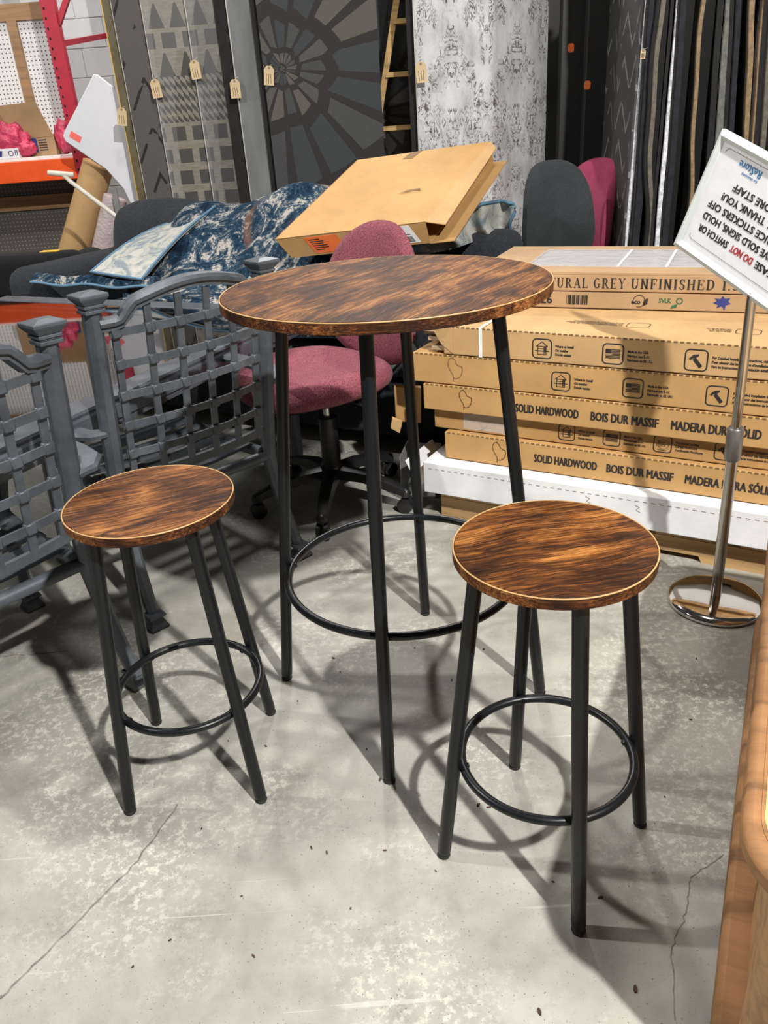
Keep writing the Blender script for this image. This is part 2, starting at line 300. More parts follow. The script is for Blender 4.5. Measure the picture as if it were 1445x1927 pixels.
# ------------------------------------------------------------------ mesh helpers
class MB:
    def __init__(s): s.v = []; s.f = []; s.mi = []
    def add(s, vs, fs, m=0, mat=None):
        o = len(s.v)
        s.v += [tuple((m @ V(p)) if m else p) for p in vs] if m else [tuple(p) for p in vs]
        s.f += [tuple(i + o for i in f) for f in fs]; s.mi += [mat or 0] * len(fs)
        return s
    def box(s, x0, x1, y0, y1, z0, z1, m=None, mat=0):
        vs = [(x, y, z) for z in (z0, z1) for y in (y0, y1) for x in (x0, x1)]
        fs = [(0, 2, 3, 1), (4, 5, 7, 6), (0, 1, 5, 4), (2, 6, 7, 3), (0, 4, 6, 2), (1, 3, 7, 5)]
        return s.add(vs, fs, m, mat)
    def hexa(s, p, mat=0):   # 4 bottom ccw, 4 top ccw
        return s.add(p, [(3, 2, 1, 0), (4, 5, 6, 7), (0, 1, 5, 4), (1, 2, 6, 5), (2, 3, 7, 6), (3, 0, 4, 7)], None, mat)
    def sweep(s, pts, prof, closed=False, mat=0, up=V((0, 0, 1)), scales=None, cap=True):
        # profile: list of (a,b): a along side vector, b along up-ish vector
        pts = [V(p) for p in pts]; n = len(pts); k = len(prof); vs = []
        for i, p in enumerate(pts):
            if closed: tg = pts[(i + 1) % n] - pts[i - 1]
            else: tg = pts[min(i + 1, n - 1)] - pts[max(i - 1, 0)]
            tg.normalize(); side = tg.cross(up)
            if side.length < 1e-5: side = tg.cross(V((0, 1, 0)))
            side.normalize(); u2 = side.cross(tg).normalized(); sc = scales[i] if scales else 1.0
            for (a_, b_) in prof: vs.append(tuple(p + side * a_ * sc + u2 * b_ * sc))
        fs = []
        for i in range(n if closed else n - 1):
            for j in range(k):
                a0 = i * k + j; a1 = i * k + (j + 1) % k; b0 = ((i + 1) % n) * k + j; b1 = ((i + 1) % n) * k + (j + 1) % k
                fs.append((a0, a1, b1, b0))
        if not closed and cap:
            fs.append(tuple(range(k - 1, -1, -1))); fs.append(tuple((n - 1) * k + j for j in range(k)))
        return s.add(vs, fs, None, mat)
    def tube(s, pts, r, n=12, closed=False, mat=0, scales=None, up=V((0, 0, 1))):
        return s.sweep(pts, [(r * math.cos(2 * PI * j / n), r * math.sin(2 * PI * j / n)) for j in range(n)], closed, mat, up, scales)
    def bar(s, pts, wdt, hgt, closed=False, mat=0, up=V((0, 0, 1)), scales=None):
        a_, b_ = wdt / 2, hgt / 2
        return s.sweep(pts, [(-a_, -b_), (a_, -b_), (a_, b_), (-a_, b_)], closed, mat, up, scales)
    def lathe(s, prof, n=32, m=None, mat=0):
        vs = []; fs = []; k = len(prof)
        for i in range(n):
            a_ = 2 * PI * i / n
            for (r_, z_) in prof: vs.append((r_ * math.cos(a_), r_ * math.sin(a_), z_))
        for i in range(n):
            for j in range(k - 1):
                a0 = i * k + j; b0 = ((i + 1) % n) * k + j
                fs.append((a0, b0, b0 + 1, a0 + 1))
        if prof[0][0] > 1e-6: fs.append(tuple(i * k for i in range(n - 1, -1, -1)))
        if prof[-1][0] > 1e-6: fs.append(tuple(i * k + k - 1 for i in range(n)))
        return s.add(vs, fs, m, mat)
    def prism(s, poly, y0, y1, m=None, mat=0):   # polygon in xz extruded along y
        n = len(poly); vs = [(x, y0, z) for x, z in poly] + [(x, y1, z) for x, z in poly]
        fs = [tuple(range(n)), tuple(range(2 * n - 1, n - 1, -1))] + [(i, i + n, (i + 1) % n + n, (i + 1) % n) for i in range(n)]
        return s.add(vs, fs, m, mat)
    def slab(s, poly, z0, z1, m=None, mat=0):    # polygon in xy extruded along z
        n = len(poly); vs = [(x, y, z0) for x, y in poly] + [(x, y, z1) for x, y in poly]
        fs = [tuple(range(n - 1, -1, -1)), tuple(range(n, 2 * n))] + [(i, (i + 1) % n, (i + 1) % n + n, i + n) for i in range(n)]
        return s.add(vs, fs, m, mat)
    def grid(s, fn, nu, nv, thick=0.0, mat=0):
        P = [[V(fn(i / nu, j / nv)) for j in range(nv + 1)] for i in range(nu + 1)]
        vs = [tuple(P[i][j]) for i in range(nu + 1) for j in range(nv + 1)]; k = nv + 1
        fs = [(i * k + j, (i + 1) * k + j, (i + 1) * k + j + 1, i * k + j + 1) for i in range(nu) for j in range(nv)]
        if thick:
            o = len(vs)
            for i in range(nu + 1):
                for j in range(nv + 1):
                    du = P[min(i + 1, nu)][j] - P[max(i - 1, 0)][j]; dv = P[i][min(j + 1, nv)] - P[i][max(j - 1, 0)]
                    nn = du.cross(dv); nn = nn.normalized() if nn.length > 1e-9 else V((0, 0, 1))
                    vs.append(tuple(P[i][j] - nn * thick))
            fs += [tuple(o + q for q in reversed(f_)) for f_ in list(fs)]
            rim = [i * k for i in range(nu + 1)] + [nu * k + j for j in range(1, nv + 1)] + [i * k + nv for i in range(nu - 1, -1, -1)] + [j for j in range(nv - 1, 0, -1)]
            for q in range(len(rim)):
                a_, b_ = rim[q], rim[(q + 1) % len(rim)]; fs.append((b_, a_, a_ + o, b_ + o))
        return s.add(vs, fs, None, mat)
    def rbox(s, x0, x1, y0, y1, z0, z1, r, seg=3, m=None, mat=0, puff=0.0):
        bm = bmesh.new(); bmesh.ops.create_cube(bm, size=1.0)
        for v_ in bm.verts: v_.co = V(((x0 + x1) / 2 + v_.co.x * (x1 - x0), (y0 + y1) / 2 + v_.co.y * (y1 - y0), (z0 + z1) / 2 + v_.co.z * (z1 - z0)))
        if puff: bmesh.ops.subdivide_edges(bm, edges=bm.edges[:], cuts=4, use_grid_fill=True)
        if not puff: bmesh.ops.bevel(bm, geom=bm.edges[:], offset=r, segments=seg, profile=.5, affect='EDGES')
        else:
            c = V(((x0 + x1) / 2, (y0 + y1) / 2, (z0 + z1) / 2)); h = V(((x1 - x0) / 2, (y1 - y0) / 2, (z1 - z0) / 2))
            for v_ in bm.verts:
                q = v_.co - c; n_ = V((q.x / h.x, q.y / h.y, q.z / h.z))
                inner = V((max(-1 + r / h.x, min(1 - r / h.x, n_.x)), max(-1 + r / h.y, min(1 - r / h.y, n_.y)), max(-1 + r / h.z, min(1 - r / h.z, n_.z))))
                ic = V((inner.x * h.x, inner.y * h.y, inner.z * h.z)); d_ = q - ic
                if d_.length > r: d_ = d_.normalized() * r
                bul = V(((1 - n_.y ** 2) * (1 - n_.z ** 2) * n_.x, (1 - n_.x ** 2) * (1 - n_.z ** 2) * n_.y, (1 - n_.x ** 2) * (1 - n_.y ** 2) * n_.z)) * puff
                v_.co = c + ic + d_ + bul
        bm.verts.index_update()
        vs = [tuple(v_.co) for v_ in bm.verts]; fs = [tuple(v_.index for v_ in f_.verts) for f_ in bm.faces]; bm.free()
        return s.add(vs, fs, m, mat)
    def stroke(s, pts, wd, closed=False, mat=0, m=None):   # flat polyline in xy
        n = len(pts); P = [V((p[0], p[1])) for p in pts]; L = []; R_ = []
        for i in range(n):
            a_ = P[i - 1] if (i > 0 or closed) else P[i]; b_ = P[(i + 1) % n] if (i < n - 1 or closed) else P[i]
            d1 = (P[i] - a_); d2 = (b_ - P[i]); d1 = d1.normalized() if d1.length > 1e-9 else d2.normalized(); d2 = d2.normalized() if d2.length > 1e-9 else d1
            tt = (d1 + d2); tt = tt.normalized() if tt.length > 1e-6 else d1
            nn = V((-tt.y, tt.x)); k = 1 / max(.4, nn.dot(V((-d1.y, d1.x))))
            L.append(P[i] + nn * wd / 2 * k); R_.append(P[i] - nn * wd / 2 * k)
        vs = [(p.x, p.y, 0) for p in L] + [(p.x, p.y, 0) for p in R_]
        fs = [(n + i, n + (i + 1) % n, (i + 1) % n, i) for i in range(n if closed else n - 1)]
        return s.add(vs, fs, m, mat)
    def poly(s, pts, mat=0, m=None): return s.add([(p[0], p[1], 0) for p in pts], [tuple(range(len(pts)))], m, mat)
    def build(s, name, mats, parent=None, smooth=35, sub=0, bevel=0):
        me = bpy.data.meshes.new(name); me.from_pydata(s.v, [], s.f)
        mats = mats if isinstance(mats, (list, tuple)) else [mats]
        for m_ in mats: me.materials.append(MATS[m_])
        if len(mats) > 1: me.polygons.foreach_set('material_index', s.mi)
        me.validate(); me.update()
        if smooth:
            me.polygons.foreach_set('use_smooth', [True] * len(me.polygons)); me.set_sharp_from_angle(angle=math.radians(smooth))
        o = bpy.data.objects.new(name, me); COL.objects.link(o)
        if parent: o.parent = parent
        if bevel:
            b_ = o.modifiers.new('bevel', 'BEVEL'); b_.width = bevel; b_.segments = 2; b_.limit_method = 'ANGLE'
        if sub:
            m_ = o.modifiers.new('sub', 'SUBSURF'); m_.levels = m_.render_levels = sub
        return o

def thing(name, label, cat, loc=(0, 0, 0), rotz=0.0, group=None):
    o = bpy.data.objects.new(name, None); COL.objects.link(o); o.empty_display_size = .05
    o.location = loc; o.rotation_euler = (0, 0, rotz); tag(o, label, cat, group); return o
def tag(o, label, cat, group=None):
    o['label'] = label; o['category'] = cat
    if group: o['group'] = group
    return o
def struct(o): o['kind'] = 'structure'; return o
def rot_in(o, loc, rotz=0): o.location = loc; o.rotation_euler = (0, 0, rotz); return o

_tc = {}
def text_geo(body, size, bold=0.0, sx=1.0, align='LEFT', spacing=1.0):
    key = (body, size, bold, sx, align, spacing)
    if key not in _tc:
        c = bpy.data.curves.new('t', 'FONT'); c.body = body; c.size = size; c.offset = bold; c.align_x = align; c.space_character = spacing; c.resolution_u = 2
        o = bpy.data.objects.new('t', c); COL.objects.link(o)
        dg = bpy.context.evaluated_depsgraph_get(); me = bpy.data.meshes.new_from_object(o.evaluated_get(dg))
        _tc[key] = ([(v_.co.x * sx, v_.co.y, 0) for v_ in me.vertices], [tuple(p.vertices) for p in me.polygons])
        bpy.data.objects.remove(o); bpy.data.meshes.remove(me); bpy.data.curves.remove(c)
    return _tc[key]
def put_text(mb, body, m, size, bold=0.0, sx=1.0, align='LEFT', spacing=1.0, mat=0):
    vs, fs = text_geo(body, size, bold, sx, align, spacing); mb.add(vs, fs, m, mat)
def fit_text(mb, body, m, size, width, bold=0.0, spacing=1.0, mat=0):
    vs, fs = text_geo(body, size, 0.0, 1.0, 'LEFT', spacing); x0 = min(v_[0] for v_ in vs); x1 = max(v_[0] for v_ in vs); k = width / (x1 - x0)
    for e_ in ((-1, -.5), (1, -.5), (-1, .5), (1, .5)) if bold else ((0, 0),):
        mb.add([((v_[0] - x0) * k + e_[0] * bold, v_[1] + e_[1] * bold, .00002 * e_[0] + .00001 * e_[1]) for v_ in vs], fs, m, mat)
def face_m(x, y, z, flip=False):   # xy print plane onto a front face (normal -y)
    m = Matrix(((1, 0, 0, x), (0, 0, -1, y), (0, 1, 0, z), (0, 0, 0, 1)))
    return m
def top_m(x, y, z, ang=0.0): return Matrix.Translation((x, y, z)) @ Matrix.Rotation(ang, 4, 'Z')

GANG = math.radians(-30.79); GA = V((math.cos(GANG), math.sin(GANG), 0)); GB = V((-GA.y, GA.x, 0)); GP = V((.1889, 2.3342, 0))
def G(u, w_, z=0.0): return GP + GA * u + GB * w_ + V((0, 0, z))

# ------------------------------------------------------------------ the setting
fl = struct(MB().box(-6, 5, -3.0, 7.2, -.06, 0).build('floor', 'concrete', smooth=0))
def crack(pts, wd, seed):
    rnd = random.Random(seed); mb = MB(); P = []
    for i in range(len(pts) - 1):
        a_, b_ = V(pts[i]), V(pts[i + 1]); n = 10
        for k in range(n): P.append(a_.lerp(b_, k / n) + V((rnd.uniform(-.0025, .0025), rnd.uniform(-.0025, .0025), 0)))
    P.append(V(pts[-1]))
    L = [];
    for i, p in enumerate(P): L.append((p.x, p.y))
    mb.stroke(L, wd, m=Matrix.Translation((0, 0, .0006))); return mb.build('crack', 'crack', fl, 0)
crack([atz(335, 1515), atz(250, 1630), atz(120, 1760), atz(0, 1880)], .0035, 1)
crack([atz(1360, 1610), atz(1300, 1650), atz(1290, 1720), atz(1262, 1790), atz(1270, 1920)], .0018, 2)
crack([atz(130, 1225), atz(60, 1232), atz(0, 1235)], .003, 3)
wb = struct(MB().box(-6, 5, 7.25, 7.45, 0, 5.2).build('wall_back', 'mortar', smooth=0))
blk = MB().box(-.1975, .1975, -.008, .02, -.0975, .0975).build('block', 'block_paint', wb, smooth=0, bevel=.004)
first = True
for j in range(3, 15):
    for i in range(-3, 8):
        x = -3.9 + i * .4 + (.2 if j % 2 else 0); z = .1 + j * .2
        o = blk if first else blk.copy()
        if not first: COL.objects.link(o)
        o.location = (x, 7.25, z); first = False
dk = struct(MB().box(-.75, 5, 6.6, 6.66, 0, 4.5).build('wall_right', 'rack_black', smooth=0))

# small dark debris on the concrete
mb = MB(); rnd = random.Random(5)
for (u, v_, s) in [(586, 1596, 9), (615, 1605, 10), (724, 1601, 9), (455, 1687, 7), (477, 1800, 10), (1195, 1862, 16), (1015, 1905, 14), (627, 1239, 13), (900, 1515, 12), (920, 1520, 12), (715, 1468, 10), (500, 1405, 9), (470, 1410, 8), (430, 1395, 7), (910, 1222, 8), (1130, 1690, 14), (1300, 1355, 9), (1310, 1240, 8), (320, 1770, 8), (660, 1710, 6), (820, 1640, 6), (1040, 1660, 7), (560, 1320, 5), (640, 1265, 5), (690, 1410, 6), (780, 1220, 6), (850, 1280, 6), (1250, 1500, 6), (250, 1820, 7), (380, 1560, 6)]:
    c = atz(u, v_); r_ = s / 1445 * .75; an = rnd.uniform(0, PI); n = 7
    mb.slab([((lambda q: (c.x + r_ * .8 * rnd.uniform(.5, 1) * math.cos(q) * math.cos(an) - r_ * .35 * math.sin(q) * math.sin(an), c.y + r_ * .8 * math.cos(q) * math.sin(an) + r_ * .35 * rnd.uniform(.5, 1) * math.sin(q) * math.cos(an)))(2 * PI * k / n)) for k in range(n)], .0003, .0025)
o = mb.build('floor_debris', 'debris', None, 0); o['kind'] = 'stuff'; tag(o, 'scattered dark bits of leaf and dirt on concrete floor', 'debris')

# ------------------------------------------------------------------ table and stools
def round_set(name, label, cat, x, y, rot, R, h, rf, rt, leg_r, ring_z, ring_r, ring_t, woodmat, group=None, thick=.019):
    t = thing(name, label, cat, (x, y, 0), 0, group)
    mb = MB(); mb.lathe([(0, h - thick + .001), (R - .004, h - thick + .001), (R - .0015, h - thick + .004), (R - .0015, h - .003), (R - .004, h), (0, h)], 96); mb.build('table_top' if cat == 'table' else 'seat', woodmat, t, 40)
    mb = MB(); mb.lathe([(R - .002, h - thick), (R, h - thick + .0015), (R, h - .0035), (R - .002, h - .0030)], 96); mb.build('edge_band', 'wood_band', t, 40)
    mb = MB(); mb.tube([(math.cos(2 * PI * k / 96) * (R - .0012), math.sin(2 * PI * k / 96) * (R - .0012), h - .0014) for k in range(96)], .0012, 6, True); mb.build('rim_line', 'rim_line', t)
    for k in range(4):
        a_ = rot + k * PI / 2; ca, sa = math.cos(a_), math.sin(a_)
        top = V((rt * ca, rt * sa, h - thick)); ft = V((rf * ca, rf * sa, .004)); d_ = (top - ft).normalized()
        mb = MB(); mb.tube([ft + d_ * .0, ft + d_ * .006, ft + d_ * .012, ft.lerp(top, .5), top], leg_r, 20, scales=[.7, .92, 1, 1, 1], up=V((ca, sa, .3)))
        lg = mb.build('leg', 'black_metal', t, 50)
        mb = MB(); mb.lathe([(0, 0), (leg_r * .9, 0), (leg_r * 1.0, .004), (leg_r * .8, .009), (0, .009)], 16, Matrix.Translation((ft.x, ft.y, 0))); mb.build('foot_cap', 'rubber', lg)
        z_ = ring_z; rr = rf + (rt - rf) * ring_z / (h - thick)
        mb = MB()
        sm = Matrix.Translation((ca * (ring_r - ring_t * .75), sa * (ring_r - ring_t * .75), z_)) @ Matrix.Rotation(a_, 4, 'Z') @ Matrix.Rotation(-PI / 2, 4, 'Y')
        mb.lathe([(0, 0), (.0055, 0), (.005, .003), (.002, .0042), (0, .003)], 12, sm)
        mb.build('screw', 'screw', lg)
    mb = MB(); mb.tube([(math.cos(2 * PI * k / 80) * ring_r, math.sin(2 * PI * k / 80) * ring_r, ring_z) for k in range(80)], ring_t, 14, True); mb.build('foot_ring', 'black_metal', t, 60)
    return t
round_set('bar_table', 'tall round bar table with rustic brown top and black legs', 'table', .0315, 1.4743, -3.3415, .2995, .9178, .2968, .199, .0127, .315, .246, .0085, 'wood_table', thick=.020)
round_set('bar_stool', 'round bar stool with rustic seat, standing nearest the wooden cabinet', 'stool', .2448, 1.0148, -3.0399, .1485, .6122, .1826, .1151, .0120, .205, .143, .0078, 'wood_stool_a', 'matching bar stools')
round_set('bar_stool', 'round bar stool with rustic seat, in front of the grey patio chairs', 'stool', -.4125, 1.2815, -2.333, .1487, .6117, .1816, .1153, .0120, .200, .141, .0078, 'wood_stool_b', 'matching bar stools')

# ------------------------------------------------------------------ cabinet at the right edge
n0 = atz(1335, 1927); CANG = math.atan2(.888, .459)
cb = thing('sideboard', 'low oak sideboard with rounded rim top at the right edge', 'sideboard', (n0.x, n0.y, 0), CANG - PI / 2)
# local: x lateral (into the cabinet), y along away from the camera
y0, y1, WX = -.30, 1.0, .52
def rrect(x0, x1, ya, yb, r, n=6):
    P = []
    for (cx_, cy_, s) in ((x1 - r, yb - r, 0), (x0 + r, yb - r, 1), (x0 + r, ya + r, 2), (x1 - r, ya + r, 3)):
        for k in range(n + 1):
            q = PI / 2 * s + PI / 2 * k / n; P.append((cx_ + r * math.cos(q), cy_ + r * math.sin(q)))
    return P
mb = MB(); mb.slab(rrect(0, WX, y0, y1, .035), 0, .075); mb.build('plinth', 'walnut', cb, 40, bevel=.01)
mb = MB(); mb.slab(rrect(.038, WX - .03, -.10, y1 - .04, .03), .075, .415); mb.build('body', 'oak', cb, 40)
mb = MB(); mb.slab(rrect(-.012, WX, -.143, y1 - .02, .105, 12), .415, .452); mb.build('top_rim', 'walnut', cb, 40, bevel=.012)
mb = MB(); mb.slab(rrect(.012, WX - .03, -.118, y1 - .05, .085, 10), .44, .4535); mb.build('top_panel', 'oak_light', cb, 40)
mb = MB(); mb.slab(rrect(.008, WX - .026, -.122, y1 - .046, .089, 10), .44, .4528); mb.build('groove', 'walnut', cb, 40)
mb = MB(); mb.slab(rrect(.03, WX - .02, -.125, .0, .05, 8), .075, .414); mb.build('end_panel', 'oak', cb, 40)
for k in range(4):
    mb = MB(); mb.box(.06 + k * .11, .06 + k * .11 + .006, -.131, -.124, .09, .40); mb.build('moulding', 'walnut', cb, 0)

# ------------------------------------------------------------------ pallet and cartons
def grid_thing(name, label, cat, u, w_, z, extra=0.0, group=None):
    return thing(name, label, cat, G(u, w_, z), GANG + extra, group)
pl = grid_thing('pallet', 'weathered pine pallet carrying the flooring cartons', 'pallet', 0, 0, 0)
notch = [(0, 0), (.50, 0), (.53, .028), (.70, .028), (.73, 0), (1.45, 0), (1.45, .10), (0, .10)]
mb = MB(); mb.prism([(0, .0), (.66, .0), (.67, .02), (.80, .02), (.81, 0), (1.45, 0), (1.45, .068), (0, .068)], 0, .038); mb.build('stringer', 'pine', pl, 0)
mb = MB(); mb.prism([(0, .0), (1.45, 0), (1.45, .068), (0, .068)], .34, .378); mb.build('stringer', 'pine', pl, 0)
mb = MB(); mb.prism([(0, .0), (1.45, 0), (1.45, .068), (0, .068)], .68, .718); mb.build('stringer', 'pine', pl, 0)
for k in range(7):
    mb = MB(); mb.box(.0 + k * .226, .0 + k * .226 + (.19 if k else .22), .0, .72, .069, .099); mb.build('deck_board', 'pine', pl, 0, bevel=.002)

S_THICK = {}
def rr_icon(mb, x, z, s, kind):
    def P(q): return [(x + a_ * s, z + b_ * s) for a_, b_ in q]
    fm = Matrix(((1, 0, 0, 0), (0, 0, -1, YF), (0, 1, 0, 0), (0, 0, 0, 1)))
    mb.stroke([(x + a_ - s / 2, z + b_ - s / 2) for a_, b_ in rrect(0, s, 0, s, s * .2, 5)], s * .06, True, m=fm)
    L = lambda q, w_=.03, c=False: mb.stroke(P(q), s * w_ * 1.35, c, m=fm)
    if kind == 'house':
        L([(-.3, .12), (0, .36), (.3, .12)], .03); L([(-.22, .12), (-.22, -.3), (.22, -.3), (.22, .12)], .025); L([(-.38, -.12), (.38, -.12)], .03); L([(-.3, .12), (.3, .12)], .025); L([(-.22, -.0), (.22, -.0)], .02); L([(.1, .1), (.1, -.28)], .02)
        for zz in (.06, -.06, -.2): mb.stroke(P([(.12, zz), (.2, zz)]), s * .06, m=fm)
    if kind == 'flag':
        mb.poly(P([(-.36, .02), (-.06, .02), (-.06, .24), (-.36, .24)]), m=fm)
        for k in range(7):
            zz = .22 - k * .07; L([(-.36 if k > 3 else -.04, zz), (.36, zz)], .03)
    if kind == 'hammer':
        L([(-.10, .08), (.24, -.32)], .13); mb.poly(P([(-.34, .06), (-.26, -.02), (-.16, .08), (-.02, .12), (.10, .20), (.12, .30), (-.02, .28), (-.16, .24)]), m=fm)
    if kind == 'score':
        L([(math.cos(q * PI / 12) * .3 + .04, math.sin(q * PI / 12) * .3) for q in range(24)], .015, True)
        put_text(mb, 'floor', fm @ Matrix.Translation((x - s * .30, z + s * .04, 0)), s * .30, s * .0, .8); put_text(mb, 'score', fm @ Matrix.Translation((x - s * .38, z - s * .14, 0)), s * .30, 0, .8)
        L([(-.25, -.36), (.25, -.38)], .02)
YF = -.0008
def small3(mb, x, z, s, lines):
    for k, ln in enumerate(lines): put_text(mb, ln, face_m(x, YF, z + s * 1.3 - k * s * 1.25), s * 1.05, s * .035, .8)
T_W = ['Where to Install', 'Où installer', 'Dónde instalar']; T_U = ['Made in the USA', 'Fabriqué aux É.-U.', 'Fabricado en EE. UU.']
T_I = ['For Detailed Installation Instructions, visit us at', "Pour obtenir des instructions d'installation détaillées", 'Para las instrucciones de instalación detalladas']
T_F = ['FloorScore Certified', 'Certifié FloorScore', 'Certificación FloorScore']
def carton(label, u, w_, z, L, D, H, mat, edge=True, extra=0.0, group='stacked flooring cartons', lean=0):
    t = grid_thing('flooring_carton', label, 'carton', u, w_, z, extra, group)
    def ff(x0): return x0
    mb = MB(); mb.box(.0, L, 0, D, .001, H - .001); mb.build('body', mat, t, 0, bevel=.003)
    if edge:
        mb = MB(); rnd = random.Random(label)
        n = int(L / .016)
        for k in range(n):
            x0 = .01 + k * .016; mb.box(x0, x0 + .0095, -.0010, .002, H - .0035 - rnd.uniform(0, .001), H - .0008)
        mb.build('perforated_edge', 'card_edge', t, 0)
    mb = MB(); mb.box(-.002, .0, .006, D - .006, .006, H - .006); mb.build('end_flap', 'cardboard_lt', t, 0)
    return t
def puzzle_tab(t, x, z, s):
    mb = MB(); fm = Matrix(((1, 0, 0, 0), (0, 0, -1, YF), (0, 1, 0, 0), (0, 0, 0, 1)))
    C_ = [(.0, -.9), (.0, -.45), (-.18, -.2), (-.36, .15), (-.4, .45), (-.25, .75), (.0, .8), (.2, .62), (.25, .4)]
    mb.stroke([(x + a_ * s, z + b_ * s) for a_, b_ in C_], .0022, m=fm)
    mb.stroke([(x + a_ * s, z + b_ * s) for a_, b_ in [(.25, .4), (.5, .25), (.7, .2), (.72, .0), (.65, -.35), (.45, -.6), (.2, -.7), (.0, -.65)]], .0022, m=fm)
    mb.stroke([(x, z + .9 * s), (x + .0, z + .75 * s)], .0015, m=fm)
    mb.build('tab_cut', 'card_edge', t, 0)
    mb = MB(); fm2 = Matrix(((1, 0, 0, 0), (0, .16, -1, YF - .001), (0, 1, 0, 0), (0, 0, 0, 1)))
    mb.slab([(x + a_ * s, z + b_ * s) for a_, b_ in [(-.12, .3), (.1, .2), (.4, .15), (.62, .12), (.6, -.3), (.4, -.55), (.12, -.55), (-.02, -.2)]], 0, .0015, fm2)
    mb.build('tab', 'cardboard_lt', t, 0)

LU = 1.55
# white carton
t = carton('white cardboard carton at the bottom of the flooring stack', -.035, -.05, .100, LU, .76, .106, 'cardboard_white', False)
mb = MB()
for k in range(70): mb.box(.02 + k * .022, .031 + k * .022, -.0008, .001, .0845, .0862)
mb.build('perforation', 'ink_grey', t, 0)
mb = MB(); mb.hexa([V((-.03, .02, .005)), V((-.028, .02, .005)), V((-.028, .22, .005)), V((-.03, .22, .005)), V((-.075, .02, .09)), V((-.073, .02, .09)), V((-.073, .22, .09)), V((-.075, .22, .09))]); mb.build('torn_flap', 'cardboard_white', t, 0)
mb = MB()
for (x, z) in ((.52, .075), (.66, .072)):
    mb = MB(); mb.stroke([(x, z), (x + .012, z - .004), (x + .004, z - .014), (x + .016, z - .02)], .0018, m=Matrix(((1, 0, 0, 0), (0, 0, -1, YF), (0, 1, 0, 0), (0, 0, 0, 1)))); mb.build('tear', 'ink_grey', t, 0)
# carton 5 (bottom brown)
t = carton('brown hardwood carton lying directly on the white carton', .02, 0.0, .207, LU, .72, .089, 'cardboard')
for s_, x, wd_ in (('SOLID HARDWOOD', 0.293, 0.186), ('BOIS DUR MASSIF', 0.508, 0.182), ('MADERA DURA SÓLID', 0.722, 0.22)):
    mb = MB(); fit_text(mb, s_, face_m(x, YF, 0.031), .0355, wd_, .0011); mb.build('printed_words', 'ink', t, 0); puzzle_tab(t, .175, .045, .038)
# carton 4
t = carton('brown flooring carton marked floor score, second above the white one', -.024, .022, .297, LU, .70, .066, 'cardboard_b')
def icon_row(t, items, z, s, cx_, cs):
    for k, x, tx in items:
        mb = MB(); rr_icon(mb, x, z, s, k); mb.build('printed_icon', 'ink', t, 0)
        mb = MB(); small3(mb, x + cx_, z - cs * .6, cs, tx); mb.build('printed_caption', 'ink', t, 0)
icon_row(t, (('house', .425, T_W), ('flag', .555, T_U), ('score', .694, T_F), ('hammer', .852, T_I)), .037, .047, .034, .0085)
mb = MB(); mb.box(.10, .24, -.0012, .0, .008, .062); mb.build('packing_tape', 'clear_film', t, 0); puzzle_tab(t, .16, .036, .028)
# carton 3
t = carton('brown hardwood carton in the middle with its lettering at shelf height', -.046, -.004, .364, LU, .72, .084, 'cardboard')
for s_, x, wd_ in (('SOLID HARDWOOD', 0.3, 0.186), ('BOIS DUR MASSIF', 0.522, 0.182), ('MADERA DURA SÓLID', 0.738, 0.22)):
    mb = MB(); fit_text(mb, s_, face_m(x, YF, 0.026), .0355, wd_, .0011); mb.build('printed_words', 'ink', t, 0); puzzle_tab(t, .135, .045, .036)
# carton 2
t = carton('brown flooring carton just below the topmost strapped one', -.080, .0, .449, LU + .03, .72, .092, 'cardboard')
icon_row(t, (('house', .465, T_W), ('flag', .663, T_U), ('hammer', .875, T_I)), .043, .052, .038, .0092); puzzle_tab(t, .135, .05, .042)
# carton 1 (top)
t = carton('topmost brown flooring carton with white strap and open plank end', .026, .0, .542, LU, .70, .085, 'cardboard_lt')
icon_row(t, (('house', .302, T_W), ('flag', .498, T_U), ('hammer', .709, T_I)), .039, .054, .038, .0092)
for (x, yy, ang) in ((.50, .14, PI), (.78, .14, PI)):
    m = top_m(x, yy, .0855, ang); mb = MB()
    mb.stroke(rrect(-.06, .0, -.02, .03, .012, 4), .002, True, m=m)
    for k, ln in enumerate((T_I if x < .6 else T_U)): put_text(mb, ln, m @ Matrix.Translation((.012, .015 - k * .012, 0)), .0095, .0003, .8)
    mb.build('printed_caption', 'ink', t, 0)
mb = MB(); mb.bar([(.118, .70, .0862), (.118, .0, .0862)], .010, .0012, up=V((0, 0, 1))); mb.box(.113, .123, -.0016, 0, 0, .0865); mb.build('strap', 'strap', t, 0)
for k, (dy, dz, ln) in enumerate(((.005, .064, .085), (.02, .052, .075), (.01, .036, .055), (.05, .022, .05), (.01, .008, .045), (.10, .066, .095), (.16, .050, .08), (.20, .030, .07))):
    mb = MB(); mb.box(-ln, .02, dy, dy + .075, dz, dz + .011); mb.build('plank', 'plank_wood', t, 0, bevel=.001)
mb = MB(); mb.hexa([V((-.006, -.002, .03)), V((.03, -.002, .005)), V((.03, .002, .005)), V((-.006, .002, .03)), V((-.028, -.012, .075)), V((.03, -.002, .084)), V((.03, .002, .084)), V((-.028, -.008, .075))]); mb.build('torn_flap', 'cardboard_lt', t, 0)

